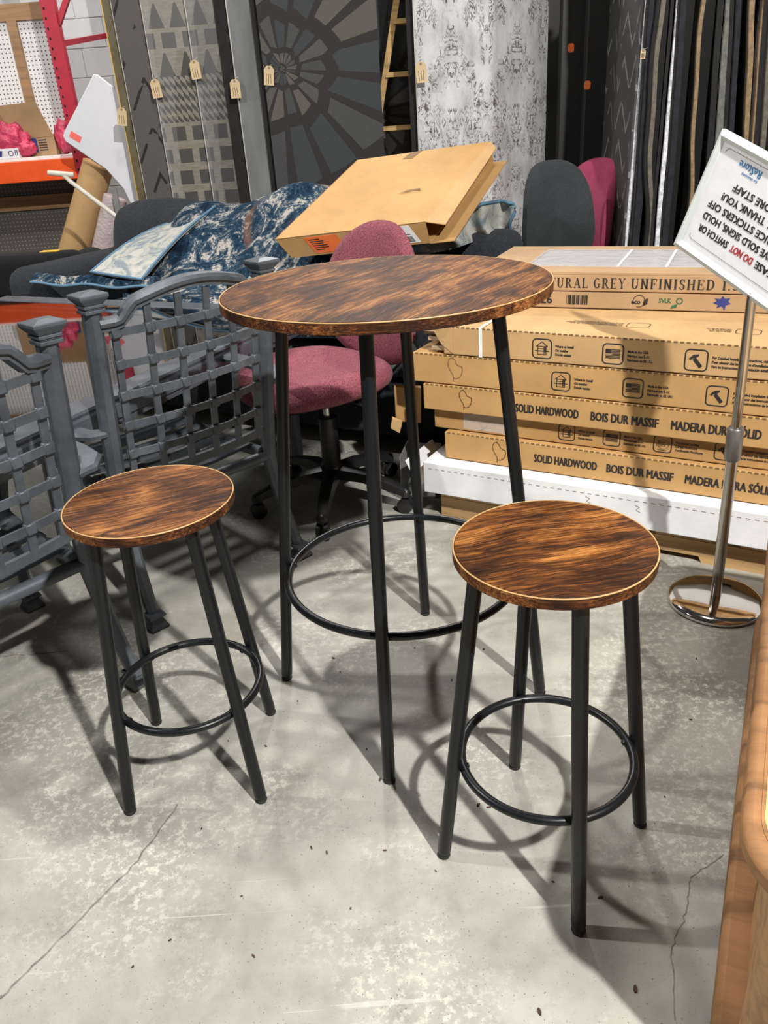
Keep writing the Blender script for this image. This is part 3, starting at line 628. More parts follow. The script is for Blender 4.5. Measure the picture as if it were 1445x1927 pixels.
# serif block lettering, drawn stroke by stroke
def serif(mb, ch, m):
    q = lambda pts: mb.poly(pts, m=m)
    bx_ = lambda x0, x1, z0, z1: q([(x0, z0), (x1, z0), (x1, z1), (x0, z1)])
    TH, TN, SF = .20, .075, .06
    def stem(x, z0=0, z1=1, sb=True, st=True):
        bx_(x, x + TH, z0, z1)
        if sb: bx_(x - .07, x + TH + .07, z0, z0 + SF)
        if st: bx_(x - .07, x + TH + .07, z1 - SF, z1)
    def arc(cx_, cz, rx, rz, a0, a1, t0=TN, t1=TH, n=14):
        L = []; R_ = []
        for i in range(n + 1):
            a_ = a0 + (a1 - a0) * i / n; tk = t0 + (t1 - t0) * abs(math.cos(a_))
            L.append((cx_ + rx * math.cos(a_), cz + rz * math.sin(a_))); R_.append((cx_ + (rx - tk) * math.cos(a_), cz + (rz - t0 if True else 0) * math.sin(a_)))
        for i in range(n): q([L[i], L[i + 1], R_[i + 1], R_[i]])
    dg = lambda x0, z0, x1, z1, wd: q([(x0 - wd / 2, z0), (x0 + wd / 2, z0), (x1 + wd / 2, z1), (x1 - wd / 2, z1)])
    if ch == 'N': stem(.08, sb=True); stem(.62, st=True); dg(.16, 1, .70, 0, .17); return .95
    if ch == 'A': dg(.12, 0, .42, 1, .06); dg(.72, 0, .42, 1, .17); bx_(.22, .62, .3, .36); bx_(.0, .26, 0, SF); bx_(.56, .88, 0, SF); return .9
    if ch == 'T': stem(.33, st=False); bx_(.02, .8, .95, 1); bx_(.02, .07, .75, 1); bx_(.75, .8, .75, 1); return .86
    if ch == 'U': stem(.08, .3, 1, sb=False); arc(.42, .32, .34, .33, PI, 2 * PI); bx_(.69, .75, .3, 1); bx_(.58, .86, 1 - SF, 1); return .92
    if ch == 'R': stem(.08); arc(.36, .74, .32, .26, -PI / 2, PI / 2); bx_(.2, .38, .95, 1); bx_(.2, .38, .48, .53); dg(.74, 0, .42, .5, .17); bx_(.68, .9, 0, SF); return .93
    if ch == 'L': stem(.08); bx_(.1, .72, 0, .05); bx_(.67, .72, 0, .27); return .8
    if ch == 'G': arc(.46, .5, .42, .51, .25 * PI, 1.72 * PI); bx_(.62, .76, .06, .42); bx_(.5, .86, .40, .45); return .95
    if ch in 'EF':
        stem(.08); bx_(.1, .7, .95, 1); bx_(.65, .7, .74, 1); bx_(.2, .52, .48, .53); bx_(.48, .53, .38, .63)
        if ch == 'E': bx_(.1, .74, 0, .05); bx_(.69, .74, 0, .27)
        return .84 if ch == 'E' else .78
    if ch == 'Y': bx_(.36, .51, 0, .5); bx_(.27, .6, 0, SF); dg(.43, .45, .12, 1, .17); dg(.45, .45, .74, 1, .06); bx_(.0, .3, 1 - SF, 1); bx_(.6, .88, 1 - SF, 1); return .9
    if ch == 'I': stem(.1); return .42
    if ch == 'H': stem(.08); stem(.62); bx_(.2, .66, .48, .53); return .95
    if ch == 'D': stem(.08); arc(.34, .5, .5, .5, -PI / 2, PI / 2); bx_(.2, .36, .95, 1); bx_(.2, .36, 0, .05); return .95
    if ch == 'S': arc(.36, .74, .29, .27, .2 * PI, 1.25 * PI); arc(.36, .27, .31, .28, -.8 * PI, .35 * PI); dg(.55, .4, .2, .6, .18); bx_(.6, .65, .72, .95); bx_(.07, .12, .05, .28); return .75
    if ch == '1': stem(.22, st=False); q([(.1, .84), (.3, 1), (.3, .9), (.1, .8)]); return .6
    if ch == '5': bx_(.16, .6, .9, 1); bx_(.14, .2, .5, 1); arc(.32, .32, .32, .32, -.8 * PI, .6 * PI); return .72
    if ch == '.': bx_(.06, .2, 0, .14); return .3
    if ch == 'm': bx_(.05, .18, 0, .62); bx_(.38, .5, 0, .6); bx_(.7, .82, 0, .6); bx_(.05, .8, .55, .62); return .9
    return .40
def serif_text(mb, s_, x, z, h, sx=1.0, sp=.10):
    for ch in s_:
        m = face_m(x, YF, z) @ Matrix.Diagonal((h * sx, h, 1, 1)); x += (serif(mb, ch, m) + sp) * h * sx
    return x
GE = math.radians(5.5)
t = grid_thing('grey_plank_carton', 'lower flat grey plank carton with barcode and leaf logo', 'carton', .02, .262, .628, GE, 'grey unfinished plank cartons')
mb = MB(); mb.box(0, 1.3, 0, .47, .001, .05); mb.build('body', 'cardboard_grey', t, 0, bevel=.003)
mb = MB()
for k, x in enumerate([.285 + i * .0042 for i in range(15)]): mb.poly([(x, .012), (x + .0012 + .0016 * ((k * 7) % 3), .012), (x + .0012 + .0016 * ((k * 7) % 3), .04), (x, .04)], m=face_m(0, YF, 0))
mb.build('barcode', 'ink', t, 0); mb = MB()
put_text(mb, '26', face_m(.205, YF, .014), .034, .001, 1.1); mb.build('printed_number', 'ink', t, 0); mb = MB()
put_text(mb, 'eco', face_m(.475, YF, .018), .018, .0006, 1); mb.stroke([(.497 + .017 * math.cos(q * PI / 8), .026 + .017 * math.sin(q * PI / 8)) for q in range(-5, 9)], .002, m=face_m(0, YF, 0))
mb.poly([(.508, .012), (.521, .018), (.522, .036), (.510, .028)], m=face_m(0, YF, 0))
mb.build('printed_marks', 'ink', t, 0)
mb = MB(); put_text(mb, 'SVLK', face_m(.552, YF, .023) @ Matrix.Identity(4), .018, .0005, .85); mb.stroke([(.609 + .008 * math.cos(q * PI / 6), .029 + .008 * math.sin(q * PI / 6)) for q in range(12)], .003, True, m=face_m(0, YF, 0)); mb.poly([(.585, .006), (.602, .010), (.604, .02), (.59, .016)], m=face_m(0, YF, 0)); mb.build('green_logo', 'ink_green', t, 0)
mb = MB(); LP = [(-.5, .0), (-.3, .12), (-.42, .32), (-.12, .28), (.02, .5), (.15, .3), (.45, .38), (.36, .12), (.5, -.05), (.25, -.15), (.2, -.5), (.02, -.22), (-.28, -.38), (-.2, -.14)]
mb.add([(.722, .026, 0)] + [(.722 + a_ * .046, .026 + b_ * .040, 0) for a_, b_ in LP], [(0, 1 + (k + 1) % len(LP), 1 + k) for k in range(len(LP))], face_m(0, YF, 0)); mb.build('leaf_logo', 'ink_blue', t, 0)
t = grid_thing('grey_plank_carton', 'upper flat carton lettered grey unfinished with clear window top', 'carton', .012, .258, .679, GE, 'grey unfinished plank cartons')
mb = MB(); mb.box(0, 1.3, 0, .48, .001, .050); mb.build('body', 'cardboard_grey', t, 0, bevel=.003)
for s_, x, wd_ in (('NATURAL', .190, .171), ('GREY', .372, .096), ('UNFINISHED', .480, .232), ('1.5m', .724, .075)):
    w0 = serif_text(MB(), s_, 0, 0, 1.0, 1.0, .14); mb = MB(); serif_text(mb, s_, x, .011, .029, wd_ / w0 / .029, .14); mb.build('printed_words', 'ink', t, 0)
for k in range(7):
    mb = MB(); x0 = .14 + (k % 2) * .0; mb.box(.15, 1.18, .10 + k * .043, .10 + k * .043 + .0415, .050, .0525); mb.build('plank', 'grey_planks', t, 0)
mb = MB(); mb.box(.0, .145, 0, .48, .05, .0555); mb.box(.145, 1.3, 0, .098, .05, .0555); mb.box(.145, 1.3, .405, .48, .05, .0555); mb.box(1.19, 1.3, .098, .405, .05, .0555); mb.build('lid_border', 'cardboard_grey', t, 0)
mb = MB(); mb.box(.14, 1.2, .095, .41, .0556, .0562); mb.build('window_film', 'clear_film', t, 0)
for k in range(2):
    mb = MB(); mb.box(.42 + k * .14, .428 + k * .14, .095, .41, .0563, .0569); mb.build('strap', 'strap', t, 0)

# things between the stack and the sofa
mb = MB(); mb.grid(lambda p, q: G(-.50 + .42 * math.sin(PI * q) ** .5 * (.5 - .5 * math.cos(PI * p)) * 1.0 + 0, .20 + .12 * math.sin(2 * PI * p), 0), 2, 2)
def blob(name, mat, c, rx, ry, rz, seed, amp=.12, parent=None):
    bm = bmesh.new(); bmesh.ops.create_icosphere(bm, subdivisions=4, radius=1)
    for v_ in bm.verts:
        k = 1 + amp * mnoise.noise(v_.co * 2.2 + V((seed, seed, 0))) + amp * .5 * mnoise.noise(v_.co * 6 + V((seed, 0, seed)))
        v_.co = V((v_.co.x * rx * k, v_.co.y * ry * k, max(-.92, v_.co.z) * rz * k)) + V(c)
    me = bpy.data.meshes.new(name); bm.to_mesh(me); bm.free(); me.materials.append(MATS[mat])
    me.polygons.foreach_set('use_smooth', [True] * len(me.polygons)); o = bpy.data.objects.new(name, me); COL.objects.link(o); o.parent = parent; return o
c = G(-.19, .42, .24)
o = blob('cloth_bundle', 'black_cloth', (0, 0, 0), .11, .2, .235, 3, .15); rot_in(o, c, GANG); tag(o, 'black fabric bundle squeezed between sofa and carton stack', 'fabric')
t = thing('torn_cardboard', 'torn brown cardboard strip hanging beside the carton stack', 'cardboard', aty(765, 815, 2.52))
p1, p2, p3, p4 = [aty(*q) - aty(765, 815, 2.52) for q in ((742, 728, 2.52), (792, 730, 2.5), (792, 796, 2.5), (745, 792, 2.52))]
dn = V((.0, .012, .004)); mb = MB(); mb.hexa([p4, p3, p3 + dn, p4 + dn, p1, p2, p2 + dn, p1 + dn]); mb.build('strip', 'cardboard_b', t, 0)
q1, q2, q3, q4 = [aty(*q) - aty(765, 815, 2.52) for q in ((738, 788, 2.5), (757, 795, 2.5), (752, 815, 2.5), (735, 806, 2.5))]
mb = MB(); mb.hexa([q4, q3, q3 + dn, q4 + dn, q1, q2, q2 + dn, q1 + dn]); mb.build('torn_end', 'cardboard_lt', t, 0)
t = thing('open_carton', 'small open grey carton on the floor behind the table leg', 'carton', G(-.13, .09, 0), GANG + .3)
mb = MB(); mb.box(-.06, .06, 0, .16, .001, .006); mb.build('bottom', 'cardboard_white', t, 0)
for (x0, x1, yy0, yy1, h_) in ((-.06, -.057, 0, .16, .15), (.057, .06, 0, .16, .10), (-.06, .06, .157, .16, .14)):
    mb = MB(); mb.box(x0, x1, yy0, yy1, .001, h_); mb.build('side', 'board_edge', t, 0)

# ------------------------------------------------------------------ sign on chrome stand
SB = V((.843, 1.722, 0)); ST = V((.79, 1.645, .815))
t = thing('sign_stand', 'chrome pedestal sign stand with round weighted base', 'sign stand', SB)
mb = MB(); mb.lathe([(0, 0), (.112, 0), (.118, .004), (.119, .010), (.115, .016), (.102, .022), (.05, .026), (.0, .028)], 64); mb.build('base', 'chrome', t, 60)
ax = (ST - SB)
mid = ax * .56
mb = MB(); mb.tube([V((0, 0, .024)), mid], .0135, 24); mb.build('lower_pole', 'pole_metal', t, 60)
mb = MB(); mb.tube([mid - ax.normalized() * .035, mid - ax.normalized() * .03, mid + ax.normalized() * .045, mid + ax.normalized() * .05], .0185, 24, scales=[.8, 1, 1, .8]); mb.build('collar', 'collar_metal', t, 50)
mb = MB(); mb.tube([mid, ax], .0105, 24); mb.build('upper_pole', 'pole_metal', t, 60)
A_ = V((.74951, 1.78789, 1.11992)); B_ = V((.69748, 1.85840, .88578)); d1 = V((.35826, -.86899, -.34133)); vv = (B_ - A_); HS = vv.length; vv.normalize(); NS = d1.cross(vv).normalized()
if NS.dot(CAM - A_) < 0: NS = -NS
W_S = .34
# sign local frame: X = reading direction (towards -d1), Y = up of the letters (towards B... upside down), Z = normal
XS = -d1; YS = vv; ZS = XS.cross(YS)
org = (A_ + B_) / 2 + d1 * W_S / 2
sg = thing('notice_sign', 'white framed notice sign tilted upside down on the stand', 'sign', org)
sg.matrix_world = Matrix(((XS.x, YS.x, ZS.x, org.x), (XS.y, YS.y, ZS.y, org.y), (XS.z, YS.z, ZS.z, org.z), (0, 0, 0, 1)))
flipn = 1 if ZS.dot(CAM - org) > 0 else -1
hw, hh = W_S / 2, HS / 2
mb = MB(); mb.box(-hw + .008, hw - .008, -hh + .008, hh - .008, -.004, .001); mb.build('paper', 'sign_paper', sg, 0)
for (p, q) in (((-hw, -hh), (hw, -hh)), ((hw, -hh), (hw, hh)), ((hw, hh), (-hw, hh)), ((-hw, hh), (-hw, -hh))):
    d_ = (V(q) - V(p)).normalized(); n_ = V((-d_.y, d_.x)); wd = .019
    a0, a1 = V(p), V(q); b0, b1 = a0 + (d_ + n_) * wd, a1 + (-d_ + n_) * wd; cc0, cc1 = (a0 + b0) / 2, (a1 + b1) / 2
    vs = [(a0.x, a0.y, -.008), (a1.x, a1.y, -.008), (b1.x, b1.y, -.008), (b0.x, b0.y, -.008), (a0.x, a0.y, .002), (a1.x, a1.y, .002), (b1.x, b1.y, .0015), (b0.x, b0.y, .0015), (cc0.x, cc0.y, .008), (cc1.x, cc1.y, .008)]
    mb = MB(); mb.add(vs, [(3, 2, 1, 0), (0, 1, 5, 4), (4, 5, 9, 8), (8, 9, 6, 7), (7, 6, 2, 3), (0, 4, 8, 7, 3), (1, 2, 6, 9, 5)]); mb.build('frame_bar', 'sign_frame', sg, 50)
ZT = .0016
for k, (ln, x0, x1, mt) in enumerate((('PLEASE', -.120, -.052, 'ink'), ('DO NOT', -.042, .022, 'ink_red'), ('SWITCH OR', .032, .122, 'ink'))):
    mb = MB(); fit_text(mb, ln, Matrix.Translation((x0, .054, ZT)), .0205, x1 - x0, .0007); mb.build('printed_words', mt, sg, 0)
for k, (ln, x0, x1) in enumerate((('REMOVE SOLD SIGNS, HOLD', -.122, .124), ('OR PRICE STICKERS OFF', -.112, .124), ('ITEMS. THANK YOU!', -.09, .098), ('RESTORE STAFF', -.075, .08))):
    mb = MB(); fit_text(mb, ln, Matrix.Translation((x0, .028 - k * .0255, ZT)), .0205, x1 - x0, .0007); mb.build('printed_words', 'ink', sg, 0)
mb = MB(); fit_text(mb, 'ReStore', Matrix.Translation((.03, -.092, ZT)), .021, .062, .0004); fit_text(mb, 'for Humanity', Matrix.Translation((.032, -.073, ZT)), .0065, .045, .0002); mb.build('logo_lettering', 'ink_logo', sg, 0)
mb = MB(); mb.stroke(rrect(-.138, .138, -.1, .092, .01, 4), .0012, m=Matrix.Translation((0, 0, ZT))); mb.build('border_line', 'ink_grey', sg, 0)

# ------------------------------------------------------------------ pink office chair
oc = thing('office_chair', 'dusty pink fabric office chair with black five-star base behind table', 'chair', (-.165, 2.50, 0), 0, 'task chairs')
ch = V((-.165, 2.50, 0))
feet = [(-.193, 2.262), (-.427, 2.412), (.084, 2.372), (-.33, 2.735), (.045, 2.70)]
for (fx, fy) in feet:
    d_ = V((fx, fy, 0)) - ch; L = .275; d_ = d_.normalized()
    mb = MB(); mb.sweep([d_ * .03 + V((0, 0, .115)), d_ * .12 + V((0, 0, .112)), d_ * .22 + V((0, 0, .09)), d_ * L + V((0, 0, .072))], [(-.024, -.016), (.024, -.016), (.02, .014), (0, .02), (-.02, .014)], scales=[1.15, 1, .85, .7]); lg = mb.build('base_leg', 'black_plastic', oc, 50)
    e = d_ * (L - .005); sd = V((-d_.y, d_.x, 0))
    mb = MB(); mb.lathe([(0, .0), (.016, .0), (.019, .012), (.014, .026), (0, .03)], 14, Matrix.Translation((e.x, e.y, .058))); mb.build('caster_stem', 'black_plastic', lg, 60)
    for s_ in (-1, 1):
        M_ = Matrix.Translation(e + sd * s_ * .012 + V((0, 0, .0265))) @ sd.to_track_quat('Z', 'Y').to_matrix().to_4x4()
        mb = MB(); mb.lathe([(0, -.009), (.02, -.009), (.026, -.006), (.026, .006), (.02, .009), (0, .009)], 20, M_); mb.build('caster_wheel', 'black_plastic', lg, 40)
mb = MB(); mb.lathe([(0, .08), (.038, .08), (.04, .14), (.032, .15), (.030, .30), (.033, .31), (.0, .31)], 24); mb.build('column_cover', 'black_plastic', oc, 40)
mb = MB(); mb.lathe([(0, .3), (.012, .3), (.012, .40), (0, .40)], 16); mb.build('gas_lift', 'steel', oc, 40)
fd = V((-.80, -.60, 0)).normalized(); sdv = V((-fd.y, fd.x, 0)); SM = Matrix(((sdv.x, fd.x, 0, 0), (sdv.y, fd.y, 0, 0), (0, 0, 1, 0), (0, 0, 0, 1)))
mb = MB(); mb.box(-.09, .09, -.12, .10, .385, .412, SM); mb.build('mechanism', 'black_plastic', oc, 0, bevel=.01)
def cushion(name, mat, parent, fn_half, n=28, rings=9):   # closed pillow from an outline radius function
    vs = []; fs = []
    return None
def seat_pad(hx, hy, z0, th, ex=2.6, dip=.012, front=.03):
    vs = []; fs = []; n = 40; R_ = 10
    prof = []
    for k in range(R_ + 1):
        a_ = -PI / 2 + PI * k / R_; prof.append((math.cos(a_), math.sin(a_)))
    levels = [(.0, -1), (.6, -1), (.88, -.9), (.97, -.5), (1.0, 0), (.97, .5), (.9, .85), (.75, 1), (.5, 1.0), (.25, 1.0), (0, 1.0)]
    for (s, h_) in levels:
        for i in range(n):
            q = 2 * PI * i / n; c_, s_ = math.cos(q), math.sin(q); rr = (abs(c_) ** ex + abs(s_) ** ex) ** (-1 / ex)
            x, y = hx * rr * c_ * s, hy * rr * s_ * s
            z = z0 + th / 2 * h_ - (front * max(0, y / hy - .45) ** 2 * 2.2) - (dip * (1 - s) if h_ > .9 else 0) + .012 * (x / hx) ** 2
            vs.append(SM @ V((x, y, z)))
    for k in range(len(levels) - 1):
        for i in range(n): fs.append((k * n + i, k * n + (i + 1) % n, (k + 1) * n + (i + 1) % n, (k + 1) * n + i))
    return vs, fs
vs, fs = seat_pad(.245, .235, .452, .085); mb = MB(); mb.add(vs, fs)
mb.build('seat', 'fabric_pink', oc, 60).location = (fd * .04)
vs, fs = seat_pad(.21, .20, .414, .03); mb = MB(); mb.add(vs, fs); mb.build('seat_pan', 'black_plastic', oc, 60).location = (fd * .04)
# backrest: oval pad
bc = -fd * .225 + V((.022, -.01, .672)); bn = (fd + V((0, 0, .14))).normalized(); bs = sdv; bu = bs.cross(bn).normalized()
if bu.z < 0: bu = -bu
def oval_back(hx, hz, th, ex=2.3, curve=.05):
    vs = []; fs = []; n = 44; lv = [(0, -1), (.6, -1), (.9, -.8), (1, -.1), (.97, .5), (.85, .9), (.6, 1.05), (.3, 1.1), (0, 1.1)]
    for (s, h_) in lv:
        for i in range(n):
            q = 2 * PI * i / n; c_, s_ = math.cos(q), math.sin(q); rr = (abs(c_) ** ex + abs(s_) ** ex) ** (-1 / ex)
            x, z = hx * rr * c_ * s, hz * rr * s_ * s
            x *= 1 - .10 * (z / hz)
            vs.append(bc + bs * x + bu * z + bn * (th / 2 * h_ + curve * (x / hx) ** 2))
    for k in range(len(lv) - 1):
        for i in range(n): fs.append((k * n + i, k * n + (i + 1) % n, (k + 1) * n + (i + 1) % n, (k + 1) * n + i))
    return vs, fs
vs, fs = oval_back(.235, .225, .06); mb = MB(); mb.add(vs, fs); mb.build('backrest', 'fabric_pink', oc, 60)
mb = MB(); mb.bar([-fd * .05 + V((0, 0, .395)), -fd * .24 + V((0, 0, .39)), -fd * .32 + V((0, 0, .44)), -fd * .315 + V((0, 0, .56)), -fd * .285 + V((0, 0, .72))], .05, .014, up=sdv.cross(V((0, 0, 1)))); mb.build('back_bar', 'black_plastic', oc, 50)
mb = MB(); mb.tube([sdv * .05 + V((0, 0, .40)), sdv * .22 + V((0, 0, .395)), sdv * .25 + V((0, 0, .38))], .006, 8); mb.build('lever', 'black_plastic', oc, 50)

# ------------------------------------------------------------------ patio chairs
def patio_chair(label, loc, rotz):
    t = thing('patio_chair', label, 'chair', loc, rotz, 'grey patio chairs')
    Wd, SZ, TZ, LEAN = .235, .335, .845, -.085
    def back_y(z): return LEAN * max(0, (z - SZ)) / (TZ - SZ)
    octp = lambda r_: [(r_ * math.cos(PI / 8 + k * PI / 4), r_ * math.sin(PI / 8 + k * PI / 4)) for k in range(8)]
    for s in (-1, 1):
        mb = MB(); pts = [(s * (Wd + .012), -.075, .03), (s * (Wd + .005), -.028, .17), (s * Wd, 0, SZ - .02), (s * Wd, back_y(.45), .45), (s * Wd, back_y(.65), .65), (s * Wd, back_y(TZ), TZ)]
        mb.sweep(pts, octp(.0205), up=V((0, 1, .2)), scales=[.8, .9, 1.05, 1.1, 1.1, 1.05]); pst = mb.build('back_post', 'patio_metal', t, 30)
        yb = back_y(TZ + .01); mb = MB()
        for (hwd, z0, z1, hw2) in ((.024, .838, .846, .024), (.021, .846, .850, .021), (.024, .850, .857, .024), (.022, .857, .872, .034), (.034, .872, .880, .034), (.034, .880, .886, .012)):
            mb.hexa([V((s * Wd - hwd, yb - hwd, z0)), V((s * Wd + hwd, yb - hwd, z0)), V((s * Wd + hwd, yb + hwd, z0)), V((s * Wd - hwd, yb + hwd, z0)), V((s * Wd - hw2, yb - hw2, z1)), V((s * Wd + hw2, yb - hw2, z1)), V((s * Wd + hw2, yb + hw2, z1)), V((s * Wd - hw2, yb + hw2, z1))])
        mb.build('finial', 'patio_metal', pst, 0, bevel=.0015)
        # front leg
        mb = MB(); mb.sweep([(s * (Wd + .015), .47, .03), (s * (Wd + .005), .445, SZ), (s * (Wd + .02), .40, .47), (s * (Wd + .045), .385, .545)], octp(.019), up=V((0, 1, .2)), scales=[.8, 1, 1, .9]); fl_ = mb.build('front_leg', 'patio_metal', t, 30)
        for (par, x, y) in ((pst, s * (Wd + .013), -.080), (fl_, s * (Wd + .016), .472)):
            mb = MB()
            for (h0, z0, z1, h1) in ((.024, .001, .006, .026), (.026, .006, .03, .016), (.016, .03, .038, .024), (.024, .038, .044, .022)):
                mb.hexa([V((x - h0, y - h0, z0)), V((x + h0, y - h0, z0)), V((x + h0, y + h0, z0)), V((x - h0, y + h0, z0)), V((x - h1, y - h1, z1)), V((x + h1, y - h1, z1)), V((x + h1, y + h1, z1)), V((x - h1, y + h1, z1))])
            mb.build('foot', 'patio_metal', par, 0)
        # arm: bows out and curls into the post
        ya = back_y(.55); P = [(s * (Wd + .01), ya + .0, .545), (s * (Wd + .045), ya + .004, .548), (s * (Wd + .068), ya + .035, .552), (s * (Wd + .072), ya + .09, .555), (s * (Wd + .066), .16, .56), (s * (Wd + .055), .28, .562), (s * (Wd + .047), .40, .556), (s * (Wd + .045), .44, .548)]
        mb = MB(); mb.sweep(P, [(-.024, -.009), (.024, -.009), (.026, .002), (.018, .010), (-.018, .010), (-.026, .002)], scales=[.7, .85, 1, 1, 1, 1, 1, .8]); mb.build('arm', 'patio_metal', t, 40)
        mb = MB(); mb.tube([(s * (Wd - .02), -.0, SZ), (s * (Wd - .02), .15, SZ - .012), (s * (Wd - .02), .3, SZ - .006), (s * (Wd - .012), .45, SZ + .01)], .0165, 14); mb.build('side_rail', 'patio_metal', t, 60)
    mb = MB(); mb.tube([(-Wd, -.0, SZ - .015), (Wd, -.0, SZ - .015)], .0165, 14); mb.build('rear_rail', 'patio_metal', t, 60)
    mb = MB(); mb.tube([(-Wd, .445, SZ), (Wd, .445, SZ)], .0165, 14); mb.build('front_rail', 'patio_metal', t, 60)
    mb = MB(); mb.lathe([(0, 0), (.008, 0), (.008, .003), (0, .004)], 14, Matrix.Translation((-Wd + .06, -.0165, SZ - .015)) @ Matrix.Rotation(PI / 2, 4, 'X')); mb.build('bolt_cap', 'white_label', t, 40)
    for k in range(6):
        y = .062 + k * .068; zz = SZ + .012 - .012 * math.sin(PI * min(1, y / .45)); mb = MB()
        mb.bar([(-Wd + .004, y, zz - .006), (-Wd + .03, y, zz + .007), (-.08, y, zz - .004), (.08, y, zz - .004), (Wd - .03, y, zz + .007), (Wd - .004, y, zz - .006)], .036, .009); mb.build('seat_slat', 'patio_metal', t, 40)
    bow = lambda x: -.040 * (1 - (x / Wd) ** 2)
    # arched top rail
    N = 28; P = []
    for k in range(N + 1):
        x = -Wd + .012 + (2 * Wd - .024) * k / N; q = abs(x) / Wd
        if q > .78: z = .812 - .0 * (q - .78)
        elif q > .58: s_ = (.78 - q) / .2; z = .812 + .042 * (3 * s_ ** 2 - 2 * s_ ** 3)
        else: z = .854 + .024 * math.cos(PI / 2 * q / .58)
        P.append((x, back_y(z) + bow(x) * .8, z))
    mb = MB(); mb.sweep(P, [(-.02, -.009), (.02, -.009), (.023, .0), (.018, .008), (.006, .011), (-.006, .011), (-.018, .008), (-.023, 0)]); mb.build('top_rail', 'patio_metal', t, 40)
    mb = MB(); mb.sweep([(p[0], p[1], p[2] - .012) for p in P], [(-.012, -.008), (.012, -.008), (.012, .005), (-.012, .005)]); mb.build('rail_moulding', 'patio_metal', t, 40)
    zb = lambda x: .408 - .0 * (1 - (x / Wd) ** 2)
    mb = MB(); mb.bar([(-Wd + 2 * Wd * k / 14, back_y(.40) + bow(-Wd + 2 * Wd * k / 14), zb(0)) for k in range(15)], .012, .022); mb.build('bottom_rail', 'patio_metal', t, 40)
    xs = [-.192 + .0768 * k for k in range(6)]; zs = [.475, .552, .63, .708, .785]
    for x in xs:
        q = abs(x) / Wd; zt = .812 if q > .78 else (.84 if q > .58 else .86)
        mb = MB(); mb.bar([(x, back_y(z) + bow(x), z) for z in (.405, .5, .6, .7, zt - .01)], .0175, .007, up=V((0, 1, 0))); mb.build('upright_strap', 'patio_metal', t, 40)
    for z in zs:
        mb = MB(); X0 = .205
        mb.bar([(-X0 + 2 * X0 * k / 16, back_y(z) + bow(-X0 + 2 * X0 * k / 16) - .005, z) for k in range(17)], .006, .0185)
        for x in xs: mb.rbox(x - .012, x + .012, back_y(z) + bow(x) - .013, back_y(z) + bow(x) + .006, z - .0125, z + .0125, .003, 1)
        mb.build('cross_strap', 'patio_metal', t, 40)
    return t
patio_chair('grey lattice-back patio chair directly behind the left bar stool', (-.50, 2.02, 0), math.radians(42))
patio_chair('grey lattice-back patio chair cut off by the left picture edge', (-.851, 1.431, 0), math.radians(46))

# ------------------------------------------------------------------ patio table with glass top
TZ_ = .59
c_near = atz(0, 845, TZ_); c_far = atz(560, 590, TZ_); dirn = (c_far - c_near).normalized(); lat = V((-dirn.y, dirn.x, 0))
crn = atz(585, 578, TZ_)
pt = thing('patio_table', 'grey framed patio dining table with reflective dark glass top', 'table', (crn.x, crn.y, 0), math.atan2(dirn.y, dirn.x) - PI / 2)
# local: y along the near edge (negative toward camera), x negative = away
TL, TWD = 1.75, 1.6
mb = MB(); mb.box(-TWD + .07, -.07, -TL + .07, -.07, TZ_ - .012, TZ_ - .003); mb.build('glass_top', 'table_glass', pt, 0)
for (pts) in ([(0, -TL, 0), (0, 0, 0)], [(0, 0, 0), (-TWD, 0, 0)], [(-TWD, 0, 0), (-TWD, -TL, 0)], [(-TWD, -TL, 0), (0, -TL, 0)]):
    a_, b_ = V(pts[0]), V(pts[1]); d_ = (b_ - a_).normalized()
    mb = MB(); mb.sweep([a_ + V((0, 0, TZ_)), b_ + V((0, 0, TZ_))], [(.0, -.075), (.0, -.06), (.008, -.055), (.008, -.02), (.002, -.014), (.004, -.006), (.0, .0), (-.075, .0), (-.085, -.006), (-.085, -.02), (-.03, -.02), (-.03, -.075)]); mb.build('frame_rail', 'patio_metal', pt, 25)
for (x, y) in ((-.08, -.08), (-TWD + .08, -.08), (-.08, -TL + .08), (-TWD + .08, -TL + .08)):
    mb = MB(); mb.tube([(x, y, .0), (x, y, TZ_ - .06)], .03, 10, scales=[.7, 1]); mb.build('leg', 'patio_metal', pt, 50)

# ------------------------------------------------------------------ sofa with rug and carton on it
so = grid_thing('sofa', 'charcoal upholstered sofa half covered by the blue rug', 'sofa', 0, 0, 0)
mb = MB(); mb.rbox(-2.22, -.20, .40, 1.16, .07, .30, .03); mb.build('base', 'sofa_cloth', so, 50)
for k in range(3):
    x0 = -2.2 + k * .66; mb = MB(); mb.rbox(x0, x0 + .655, .38, .95, .30, .455, .05, puff=.025); mb.build('seat_cushion', 'sofa_cloth', so, 80, sub=1)
mb = MB(); mb.rbox(-2.3, -.15, .98, 1.2, .08, .74, .06); mb.build('back', 'sofa_cloth', so, 50)
for (x0, x1) in ((-2.47, -2.18), (-.30, -.12)):
    mb = MB(); mb.rbox(x0, x1, .38, 1.2, .06, .655, .085, 5); mb.build('arm', 'sofa_cloth', so, 60)
for (x, y) in ((-2.4, .45), (-.2, .45), (-2.4, 1.12), (-.2, 1.12)):
    mb = MB(); mb.box(x - .03, x + .03, y - .03, y + .03, 0, .08); mb.build('foot', 'rubber', so, 0)
mb = MB(); mb.rbox(-.325, .325, -.075, .075, -.21, .21, .07, puff=.03, m=Matrix.Rotation(-.22, 4, 'X')); o = mb.build('sofa_cushion', 'sofa_cloth', None, 80, sub=1)
rot_in(o, G(-1.93, .96, .665), GANG); tag(o, 'loose dark charcoal back cushion leaning at the sofa end', 'cushion')
